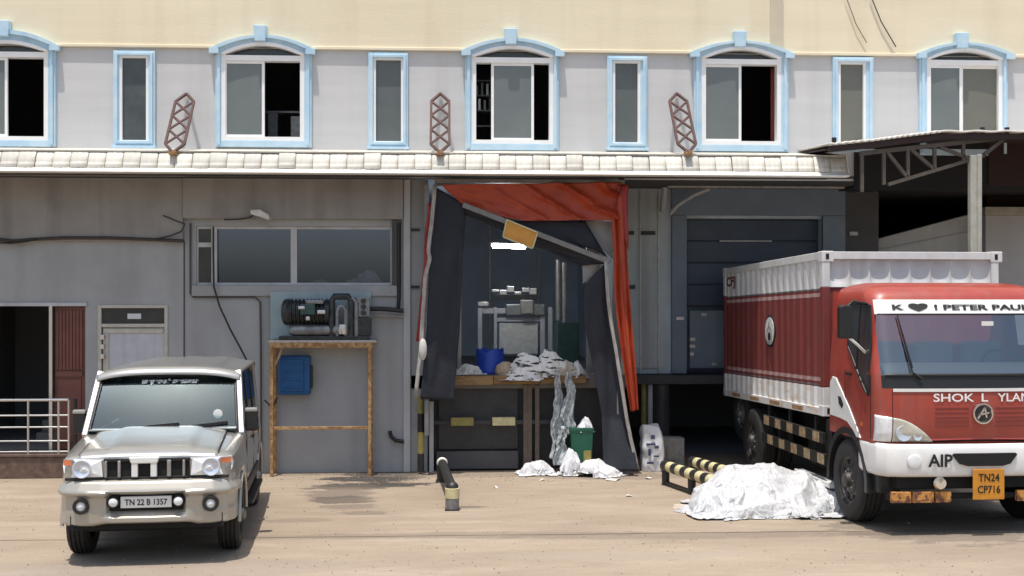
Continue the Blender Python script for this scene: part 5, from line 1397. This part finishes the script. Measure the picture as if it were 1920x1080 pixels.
# ------------------------------------------------------------------ container truck
def make_truck():
    p = camxy(4.037, 12.8)
    t = thing('container_truck', 'red cab truck with white banded red container backed to the dock', 'truck', (p.x, p.y, 0), R(2.45), local=True)
    CW = 2.3
    YFt = [(1.0, .07), (1.12, .03), (1.3, .02), (1.6, .03), (1.76, .06), (2.60, .43), (2.665, .47), (2.73, .57), (2.775, .75), (2.80, .95)]
    INS = [(1.76, .0), (2.60, .06), (2.665, .085), (2.73, .14), (2.775, .24), (2.80, .36)]
    REAR = [(2.665, 1.55), (2.73, 1.53), (2.775, 1.47), (2.80, 1.35)]
    def plan(z):
        ins, yf, yr = interp(INS, z), interp(YFt, z), interp(REAR, z)
        x0, x1 = ins, CW - ins; rr = .20; pts = []
        for k in range(9): pts.append((x0, lerp(yr, yf + rr + .05, k / 9)))
        for k in range(8):
            a = math.pi / 2 * k / 8; pts.append((x0 + rr - rr * math.cos(a), yf + .05 + rr - rr * math.sin(a)))
        for k in range(25):
            u = k / 24; x = lerp(x0 + rr, x1 - rr, u); pts.append((x, yf + .05 - .05 * (1 - (2 * u - 1) ** 2)))
        for k in range(1, 9):
            a = math.pi / 2 * (1 - k / 8); pts.append((x1 - rr + rr * math.cos(a), yf + .05 + rr - rr * math.sin(a)))
        for k in range(1, 10): pts.append((x1, lerp(yf + rr + .05, yr, k / 9)))
        return pts
    def front_y(x, z):
        pts = plan(z); c = [q for q in pts[9:50]]
        for a, b in zip(c, c[1:]):
            if a[0] <= x <= b[0] + 1e-6: return lerp(a[1], b[1], (x - a[0]) / max(1e-6, b[0] - a[0]))
        return pts[9][1]
    zsl = [1.0, 1.06, 1.12, 1.3, 1.45, 1.62, 1.665, 1.69, 1.76, 1.8, 1.9, 2.05, 2.2, 2.3, 2.435, 2.52, 2.60, 2.63, 2.665, 2.70, 2.73, 2.755, 2.775, 2.79, 2.80]
    cab, gls, cowl, band = MB(), MB(), MB(), MB()
    for za, zb in zip(zsl, zsl[1:]):
        A, B = plan(za), plan(zb); zm = (za + zb) / 2
        for i in range(len(A) - 1):
            q = [(A[i][0], A[i][1], za), (A[i + 1][0], A[i + 1][1], za), (B[i + 1][0], B[i + 1][1], zb), (B[i][0], B[i][1], zb)]
            fr = 13 <= i <= 44
            side_win = (2 <= i <= 6 or 51 <= i <= 55) and 2.05 < zm < 2.46
            if fr and 1.76 < zm < 2.435: gls.add(q, [(0, 1, 2, 3)])
            elif fr and 2.435 < zm < 2.60: band.add(q, [(0, 1, 2, 3)])
            elif fr and 1.62 < zm < 1.76: cowl.add(q, [(0, 1, 2, 3)])
            elif 51 <= i <= 55 and 2.05 < zm < 2.46: pass
            else: cab.add(q, [(0, 1, 2, 3)])
        if zb == zsl[-1]: cab.add([(x, y, zb) for x, y in B], [tuple(range(len(B)))])
    import bmesh
    for mb, nm, m in ((cab, 'cab', 'truck_red'), (gls, 'windscreen', 'windscreen_truck'), (band, 'sun_strip', 'truck_white'), (cowl, 'cowl', 'black_trim')):
        o = mb.build(nm, m, t)
        bm = bmesh.new(); bm.from_mesh(o.data); bmesh.ops.remove_doubles(bm, verts=bm.verts, dist=.0008)
        bmesh.ops.recalc_face_normals(bm, faces=bm.faces); bm.to_mesh(o.data); bm.free()
        for q in o.data.polygons: q.use_smooth = True
        o.data.set_sharp_from_angle(angle=R(35))
        if nm == 'cab': cabo = o
        if nm == 'sun_strip': stripo = o
        if nm == 'windscreen': wso = o
    MB().box(.03, CW - .03, 1.50, 1.54, 1.0, 2.70).build('cab_rear', 'truck_red', t)
    MB().box(.04, CW - .04, .2, 1.5, .96, 1.02).build('cab_floor', 'under', t)
    # windscreen gasket
    def gpt(x, z): return Vector((x, front_y(x, z) - .004, z))
    lo = [gpt(x, 1.765) for x in [.09 + k * (CW - .18) / 30 for k in range(31)]]
    MB().tube(lo, .018, 8).build('gasket', 'black_trim', wso, smooth=50)
    hi = [gpt(.13 + k * (CW - .26) / 30, 2.435) for k in range(31)]
    MB().tube(hi, .010, 6).build('gasket', 'black_trim', wso, smooth=50)
    lettering('K \u2665 ! PETER PAUL', 1.62, .088, lambda u, v: Vector((.30 + u, front_y(.30 + u, 2.47 + v) - .010, 2.47 + v)), 'ink', stripo, bold=.035)
    c = gpt(1.36, 2.33); MB().box(c.x - .07, c.x + .07, c.y - .012, c.y - .006, c.z - .025, c.z + .025).build('sticker', 'plate_white', wso)
    for x0, x1 in ((.36, .33), (1.85, 1.90)):
        a, b, c2 = gpt(x0 + .12, 1.73), gpt(x0 + .02, 1.80), gpt(x1, 2.42)
        d = Vector((0, -.03, 0)); MB().tube([a + d, b + d, c2 + d], [.014, .012, .008], 6).bar(b + d + Vector((0, 0, .05)), c2 + d, .012, .012).build('wiper', 'black_trim', t)
    # front panel: white line, worn chrome letters, emblem, grille lines
    MB().grid(lambda u, v: (lerp(.16, CW - .16, u), front_y(lerp(.16, CW - .16, u), 1.60) - .006, 1.585 + .035 * v), 30, 1).build('white_line', 'truck_white', t, solid=.006)
    for s_, x_, w_ in (('SHOK', .60, .46), ('L', 1.145, .075), ('YLAND', 1.33, .50)):
        lettering(s_, w_, .09, lambda u, v: Vector((x_ + u, front_y(x_ + u, 1.47 + v) - .010, 1.475 + v)), 'truck_white', t, bold=.015)
    yE = front_y(1.15, 1.37) - .006
    em = MB().lathe([(.0, -.01), (.09, -.01), (.1, -.03), (.115, -.03), (.12, 0)], (1.15, yE, 1.345), 'y', 30).build('emblem', 'chrome', t, smooth=40)
    MB().lathe([(0, -.012), (.088, -.012)], (1.15, yE, 1.345), 'y', 24).build('emblem_field', 'machine_dark', em)
    MB().bar((1.09, yE - .02, 1.29), (1.17, yE - .02, 1.41), .02, .012, (0, 1, 0)).bar((1.17, yE - .02, 1.41), (1.19, yE - .02, 1.30), .02, .012, (0, 1, 0)).bar((1.1, yE - .02, 1.33), (1.22, yE - .02, 1.355), .018, .012, (0, 1, 0)).build('emblem_mark', 'chrome', em)
    for k in range(5):
        z = 1.20 + .05 * k
        for xa, xb in ((.62, 1.0), (1.30, 1.68)):
            MB().grid(lambda u, v: (lerp(xa, xb, u), front_y(lerp(xa, xb, u), z) - .003, z + .010 * v), 10, 1).build('grille_line', 'cont_red', t, solid=.006)
    MB().grid(lambda u, v: (lerp(.55, CW - .55, u), front_y(lerp(.55, CW - .55, u), 1.05) - .012 + .012 * v, 1.045 + .03 * v + .012 * math.sin(u * 3.14)), 24, 2).build('lower_crease', 'truck_red', t, solid=.01)
    for xs0 in (.150, CW - .154):
        MB().grid(lambda u, v: (xs0 + .006 * u, front_y(xs0 + .006 * u, lerp(1.05, 1.60, v)) - .003, lerp(1.05, 1.60, v)), 1, 14).build('panel_seam', 'under', t, solid=.004)
    MB().grid(lambda u, v: (lerp(.5, CW - .5, u), front_y(lerp(.5, CW - .5, u), 1.03) - .004, 1.022 + .018 * v + .014 * math.sin(u * 3.14)), 24, 1).build('panel_seam', 'under', t, solid=.006)
    # bumper
    BZ0, BZ1 = .66, 1.01
    bp = [(.02, .62), (.015, .35), (.03, .16), (.10, .045), (.25, .0), (.6, -.03), (1.15, -.045), (1.7, -.03), (2.05, .0), (2.2, .045), (2.27, .16), (2.285, .35), (2.28, .62)]
    def bum(u, v):
        q = poly_at(bp, u); z = lerp(BZ0, BZ1, v); k = math.sin(min(1, max(0, v)) * math.pi)
        nx = (q.x - 1.15) / 1.15
        y = q.y - .03 * k ** .4 + .04
        if .12 < abs(u - .5) < .5: pass
        return (q.x - (.02 * k ** .4) * (-1 if nx > 0 else 1) * (1 if abs(nx) > .9 else 0), y, z)
    bmo = MB().grid(bum, 96, 14).build('bumper', 'truck_white', t, smooth=45, solid=.02)
    sl_pts = [(.78, .90), (.86, .80), (.95, .775), (1.35, .775), (1.44, .80), (1.52, .90), (1.50, .915), (.80, .915)]
    MB().prism([(x, poly_at(bp, .5).y - .018 + .03 * ((x - 1.15) / .4) ** 2 * .3, z) for x, z in sl_pts], (0, .05, 0)).build('air_slot', 'under', bmo)
    fl = MB().lathe([(0, -.004), (.055, -.006), (.075, .0), (.08, .02)], (.36, -.03, .83), 'y', 24).build('fog_lamp', 'lens', bmo, smooth=40)
    lettering('AIP', .28, .14, lambda u, v: Vector((.50 + u, -.05 + .0 * u, .77 + v)), 'ink', bmo, bold=.03)
    # headlights
    for s in (0, 1):
        X = (lambda x: x) if s == 0 else (lambda x: CW - x)
        def fy(x, z):
            xx = x if x < CW / 2 else CW - x
            return front_y(max(xx, .004), z)
        def lens(xa, xb, top, n_):
            def fn(u, v):
                x = lerp(xa, xb, u); z = lerp(1.035, top(u), v); return (X(x), fy(X(x), z) - .012 - .012 * math.sin(v * 3.14) * math.sin(u * 3.14), z)
            return MB().grid(fn, n_, 10)
        hl = lens(.006, .145, lambda u: 1.325 - .02 * u, 12).build('headlight', 'lens', t, smooth=50, solid=.014)
        lens(.155, .60, lambda u: 1.30 - .26 * u ** 1.8, 24).build('lamp_cover', 'lamp_clear', hl, smooth=50, solid=.012)
        MB().lathe([(0, .0), (.06, -.008), (.085, -.014), (.09, .0)], (X(.27), fy(X(.27), 1.1) - .026, 1.13), 'y', 22).build('reflector', 'reflector', hl, smooth=40)
        MB().lathe([(0, .0), (.035, -.008), (.05, -.012), (.052, .0)], (X(.42), fy(X(.42), 1.1) - .024, 1.10), 'y', 18).build('reflector', 'reflector', hl, smooth=40)
    # below bumper
    MB().box(.25, CW - .25, .15, 1.8, .50, .95).build('chassis_front', 'under', t)
    MB().box(.2, CW - .2, .08, .2, .52, .7).build('front_beam', 'under', t)
    for k, (a, b) in enumerate(((.12, .34), (.36, .60), (.62, .80), (1.56, 1.80), (1.82, 2.15))):
        MB().box(a, b, .02, .075, .37, .49).build('guard_board', 'stripe_orange', t, bevel=.005)
    MB().box(.1, CW - .1, .08, .12, .40, .46).build('guard_bar', 'under', t)
    lm = MB().lathe([(0, -.03), (.06, -.025), (.075, 0), (.06, .06)], (.66, .0, .585), 'y', 22).build('round_lamp', 'chrome', t, smooth=40)
    npo = MB().box(1.0, 1.36, -.075, -.06, .41, .745).build('number_plate', 'plate_yellow', t, bevel=.006)
    lettering('TN24', .24, .085, lambda u, v: Vector((1.06 + u, -.079, .61 + v)), 'ink', npo, bold=.02)
    lettering('CP716', .26, .085, lambda u, v: Vector((1.05 + u, -.079, .48 + v)), 'ink', npo, bold=.02)
    # door side: window glass, seams, mirror, handle
    for s in (0, 1):
        sg = 1 if s == 0 else -1
        def SX(z, o=0): ins = interp(INS, z); return ins - o if s == 0 else CW - ins + o
        wpts = [(.42, 2.53), (.60, 2.56), (1.0, 2.555), (1.02, 2.45), (1.0, 2.05), (.85, 1.93), (.62, 1.72), (.42, 1.55), (.36, 1.53), (.335, 1.60), (.36, 2.2)]
        # glass built in slices so it follows the tumblehome
        mb = MB(); n = len(wpts)
        mb.v = [Vector((SX(z, .006), y, z)) for y, z in wpts]; mb.f = [tuple(range(n))]
        sw_ = mb.build('side_window', 'smoked', t, solid=.006)
        fr_ = [(SX(z, .008), y, z) for y, z in wpts]
        MB().tube(fr_, .014, 6, close=True).build('window_seal', 'black_trim', sw_)
        MB().bar((SX(2.55, .008), .70, 2.55), (SX(1.78, .008), .70, 1.80), .02, .02).build('quarter_bar', 'black_trim', sw_)
        for y in (.31, 1.06):
            MB().box(SX(1.3) - .004, SX(1.3) + .004, y - .006, y + .006, 1.3 if y > 1 else 1.05, 1.76).build('door_seam', 'under', t)
        MB().box(min(SX(1.3, .0), SX(1.3, .03)), max(SX(1.3, .0), SX(1.3, .03)), .85, 1.0, 1.72, 1.75).build('door_handle', 'black_trim', t, bevel=.006)
        ar = [(SX(2.3), .5, 2.55), (SX(2.3, .2), .42, 2.58), (SX(2.3, .3), .40, 2.5)]
        mr = MB().loft([[(SX(2.3, .30) + a * .078, .36 + d, 2.35 + c) for a, c in ((-1, -.19), (1, -.19), (1, .16), (.7, .19), (-.7, .19), (-1, .16))] for d in (0, .09)]).build('mirror', 'black_trim', t, bevel=.02)
        MB().tube(ar, .016, 8).build('mirror_arm', 'black_trim', mr, smooth=50)
        MB().tube([(SX(2.0), .5, 2.0), (SX(2.2, .15), .42, 2.1), (SX(2.2, .28), .40, 2.2)], .016, 8).build('mirror_arm', 'truck_white', mr, smooth=50)
        # white quarter panel over the wheel with vent
        fp = [(1.52, 1.20), (1.52, 1.60), (1.44, 1.67), (1.33, 1.66), (1.15, 1.52), (.92, 1.34), (.70, 1.14), (.58, 1.02), (.70, 1.02), (.80, 1.09), (.98, 1.17), (1.2, 1.19)]
        qp = MB().prism([(SX(1.3, .012), y, z) for y, z in fp], (sg * .02, 0, 0)).build('quarter_panel', 'truck_white', t, bevel=.006)
        MB().prism([(SX(1.3, .016), y, z) for y, z in ((1.25, 1.45), (1.16, 1.44), (1.08, 1.36), (1.13, 1.31), (1.22, 1.36))], (sg * .01, 0, 0)).build('vent', 'under', qp)
        MB().box(SX(1.3, .008), SX(1.3, .004), .52, .60, 1.16, 1.21).build('side_marker', 'amber', t)
        # wheel arch
        rg = []
        for k in range(15):
            a = R(-6 + 192 * k / 14)
            y, z = 1.0 + .62 * math.cos(a), .485 + .62 * math.sin(a); y2, z2 = 1.0 + .545 * math.cos(a), .485 + .545 * math.sin(a)
            xa, xb = (-.015, .36) if s == 0 else (CW + .015, CW - .36)
            rg.append([(xa, y2, z2), (xa, y, z), (xb, y, z), (xb, y2, z2)])
        MB().loft(rg).build('wheel_arch', 'black_trim', t, smooth=30)
        x0 = .0 if s == 0 else CW - .27
        wheel(t, x0, x0 + .27, 1.0, .485, .485, .27, 'rim_black', -1 if s == 0 else 1)
        for xx in ((.04, .30) if s == 0 else (CW - .56, CW - .30)):
            wheel(t, xx, xx + .25, 4.87, .485, .485, .27, 'rim_black', -1 if s == 0 else 1)
        MB().box(.05 if s == 0 else CW - .3, .3 if s == 0 else CW - .05, .2, .5, .45, .72).build('cab_step', 'black_trim', t, bevel=.02)
        # under-run boards with pale squares
        xs_ = .02 if s == 0 else CW - .06
        for z, y0, y1 in ((.87, 1.85, 4.25), (.61, 1.78, 4.3)):
            bo = MB().box(xs_, xs_ + .04, y0, y1, z - .07, z + .07).build('underrun_board', 'black_paint', t, bevel=.004)
            y = y0 + (.12 if z > .8 else .02); 
            while y < y1 - .2:
                xx = xs_ - .004 if s == 0 else xs_ + .041
                MB().box(xx, xx + .003, y, y + .23, z - .062, z + .062).build('pale_patch', 'tape_pale', bo); y += .5
        for y in (2.2, 3.2, 4.1): MB().box(xs_ + .041 if s == 0 else xs_ - .04, xs_ + .08 if s == 0 else xs_ - .001, y, y + .05, .5, 1.1).build('board_bracket', 'under', t)
        MB().box(xs_, xs_ + .12, 1.62, 2.9, .28, .345).build('step_bar', 'truck_white', t, bevel=.006)
    MB().box(.75, .85, 1.5, 6.3, .72, .95).build('chassis_rail', 'under', t); MB().box(1.45, 1.55, 1.5, 6.3, .72, .95).build('chassis_rail', 'under', t)
    MB().box(.2, .7, 2.0, 2.9, .42, .85).build('fuel_tank', 'under', t, bevel=.05)
    MB().cyl((.3, 4.87, .485), (2.0, 4.87, .485), .09).build('rear_axle', 'under', t); MB().cyl((.2, 1.0, .485), (2.1, 1.0, .485), .07).build('front_axle', 'under', t)
    MB().box(.1, 2.2, 1.75, 1.95, .5, 1.1).build('rear_bracket', 'under', t)
    wheel(t, .15, .37, 5.85, .80, .42, .24, 'rim_grey', -1, 'spare_wheel')
    # cab interior
    MB().grid(lambda u, v: (lerp(.12, CW - .12, u), front_y(lerp(.2, CW - .2, u), 1.76) + .06 + .5 * v, 1.77 + .13 * math.sin(v * 2.6) - .02 * v), 20, 10).build('dashboard', 'dash_beige', t, smooth=50)
    MB().box(.15, CW - .15, .42, .6, 1.3, 1.76).build('dashboard_body', 'dash_beige', t, bevel=.03)
    for x in (.55, 1.15, 1.75):
        MB().box(x - .24, x + .24, 1.15, 1.3, 1.3, 2.1).build('seat', 'seat_grey', t, bevel=.05)
    pts = [(1.72 + .24 * math.cos(a), .62 + .14 * math.sin(a), 1.86 + .15 * math.sin(a)) for a in [2 * math.pi * k / 26 for k in range(26)]]
    MB().tube(pts, .018, 8, close=True).build('steering_wheel', 'black_trim', t, smooth=50)
    # ---------------- container
    CY0, CY1, CZ0, CZ1, CX0, CX1 = 0, 4.5, 0, 2.07, 0, 2.32
    ct = bpy.data.objects.new('container', None); COL.objects.link(ct); ct.parent = t
    ct.location = (.05, 1.9, 1.14); ct.rotation_euler = (R(-1.2), 0, 0); ORG[ct.name] = Vector((0, 0, 0))
    pw = .10
    for x in (CX0, CX1 - pw):
        for y in (CY0, CY1 - pw):
            for z0, z1, m in ((0, .36, 'cont_white'), (.36, 1.62, 'cont_red'), (1.62, CZ1, 'cont_white')):
                MB().box(x, x + pw, y, y + pw, z0 + (.001 if z0 else 0), z1).build('corner_post', m, ct, bevel=.008)
            for z in (0, CZ1 - .13):
                cs = MB().box(x - .006, x + pw + .05, y - .006 if y == 0 else y - .05, y + pw + .05 if y == 0 else y + pw + .006, z - .004, z + .134).build('corner_casting', 'cont_white', ct, bevel=.01)
                MB().box(x + .045, x + .085, y - .009, y - .0065, z + .03, z + .10).build('casting_hole', 'under', ct)
    for x in (CX0, CX1 - .07):
        MB().box(x + .002, x + .07, CY0 + pw, CY1 - pw, CZ1 - .10, CZ1 - .002).build('top_rail', 'cont_white', ct, bevel=.006)
        MB().box(x + .002, x + .07, CY0 + pw, CY1 - pw, .0, .10).build('bottom_rail', 'cont_white_rust', ct, bevel=.006)
    MB().box(CX0 + pw, CX1 - pw, CY0 + .002, CY0 + .07, CZ1 - .10, CZ1 - .003).build('top_rail', 'cont_white', ct, bevel=.006)
    MB().box(CX0 + pw, CX1 - pw, CY0 + .002, CY0 + .07, .0, .12).build('bottom_rail', 'cont_red', ct, bevel=.006)
    def cor(q, pitch=.26, d=.024):
        w_ = (q % pitch) / pitch
        if w_ < .3: return 0
        if w_ < .5: return d * (w_ - .3) / .2
        if w_ < .8: return d
        return d * (1 - (w_ - .8) / .2)
    knots = []
    q = 0; Lc = CY1 - 2 * pw
    while q < Lc:
        for w_ in (0, .3, .5, .8):
            if q + w_ * .26 < Lc: knots.append(q + w_ * .26)
        q += .26
    knots.append(Lc)
    for side in (0, 1):
        for z0, z1, m in ((.10, .36, 'cont_white_rust'), (.36, .46, 'cont_red'), (.46, 1.60, 'cont_red'), (1.60, CZ1 - .10, 'cont_white')):
            mb = MB()
            for a, b in zip(knots, knots[1:]):
                xa = (.012 + cor(a + .001)) if side == 0 else CX1 - .012 - cor(a + .001); xb = (.012 + cor(b - .001)) if side == 0 else CX1 - .012 - cor(b - .001)
                mb.add([(xa, pw + a, z0), (xb, pw + b, z0), (xb, pw + b, z1), (xa, pw + a, z1)], [(0, 1, 2, 3)])
            mb.build('corrugated_side', m, ct)
        for z, h_, m in ((1.585, .022, 'machine_grey'), (1.50, .05, 'cont_pink'), (.375, .02, 'machine_grey'), (.43, .05, 'cont_pink')):
            mat('cont_pink', (.42, .30, .28), .6, col2=(.36, .2, .19), nscale=8)
            mb = MB()
            for a, b in zip(knots, knots[1:]):
                o_ = .0015
                xa = (.012 + cor(a + .001) - o_) if side == 0 else CX1 - .012 - cor(a + .001) + o_; xb = (.012 + cor(b - .001) - o_) if side == 0 else CX1 - .012 - cor(b - .001) + o_
                mb.add([(xa, pw + a, z), (xb, pw + b, z), (xb, pw + b, z + h_), (xa, pw + a, z + h_)], [(0, 1, 2, 3)])
            mb.build('paint_line', m, ct)
    # front end: white upper panel with pressed bays, red below
    MB().box(CX0 + pw, CX1 - pw, .045, .06, .12, 1.62).build('front_panel', 'cont_red', ct)
    def fpz(u, v):
        x = lerp(CX0 + pw, CX1 - pw, u); z = lerp(1.621, CZ1 - .10, v)
        k = max(0, math.sin(u * 8 * math.pi)) ** .5 if (int(u * 8) % 2 == 0) else -max(0, -math.sin(u * 8 * math.pi)) ** .5 * .0
        k = abs(math.sin(u * 8 * math.pi)) ** .4 * (1 - abs(2 * v - 1.1) ** 3 if abs(2 * v - 1.1) < 1 else 0)
        return (x, .03 + .035 * k, z)
    MB().grid(fpz, 96, 12).build('front_panel', 'cont_white', ct, smooth=50)
    MB().box(CX0 + .05, CX1 - .05, .06, CY1 - .02, CZ1 - .02, CZ1 - .012).build('container_roof', 'cont_white', ct)
    MB().box(CX0 + .05, CX1 - .05, .06, CY1 - .02, .02, .04).build('container_floor', 'under', ct)
    MB().box(CX0 + pw, CX1 - pw, CY1 - .06, CY1 - .02, .02, CZ1 - .03).build('rear_door', 'cont_red', ct)
    for y in (.75, 1.7, 2.65, 3.6): MB().box(-.001, .06, y, y + .42, .02, .075).build('rail_pocket', 'rust', ct)
    # round emblem on the side
    ey, ez = 2.12, 1.06
    eb = MB().lathe([(0, -.004), (.225, -.004), (.23, .012)], (.006, ey, ez), 'x', 32).build('side_emblem', 'under', ct)
    MB().lathe([(0, -.008), (.195, -.008), (.197, -.002)], (.006, ey, ez), 'x', 32).build('emblem_disc', 'truck_white', eb)
    MB().lathe([(0, -.012), (.062, -.012), (.064, -.006)], (.006, ey, ez - .08), 'x', 20).build('emblem_mark', 'ink', eb)
    MB().lathe([(.10, -.012), (.125, -.012), (.126, -.006)], (.006, ey, ez - .06), 'x', 24).build('emblem_mark', 'block_grey', eb)
    MB().prism([(-.007, ey - .03, ez + .03), (-.007, ey + .05, ez + .06), (-.007, ey + .0, ez + .14)], (.004, 0, 0)).build('emblem_mark', 'block_grey', eb)
    # red code near the rear top corner
    lettering('CFJ', .46, .2, lambda u, v: Vector((.006, 4.33 - u, 1.72 + v)), 'cont_red', ct, bold=.03)
make_truck()
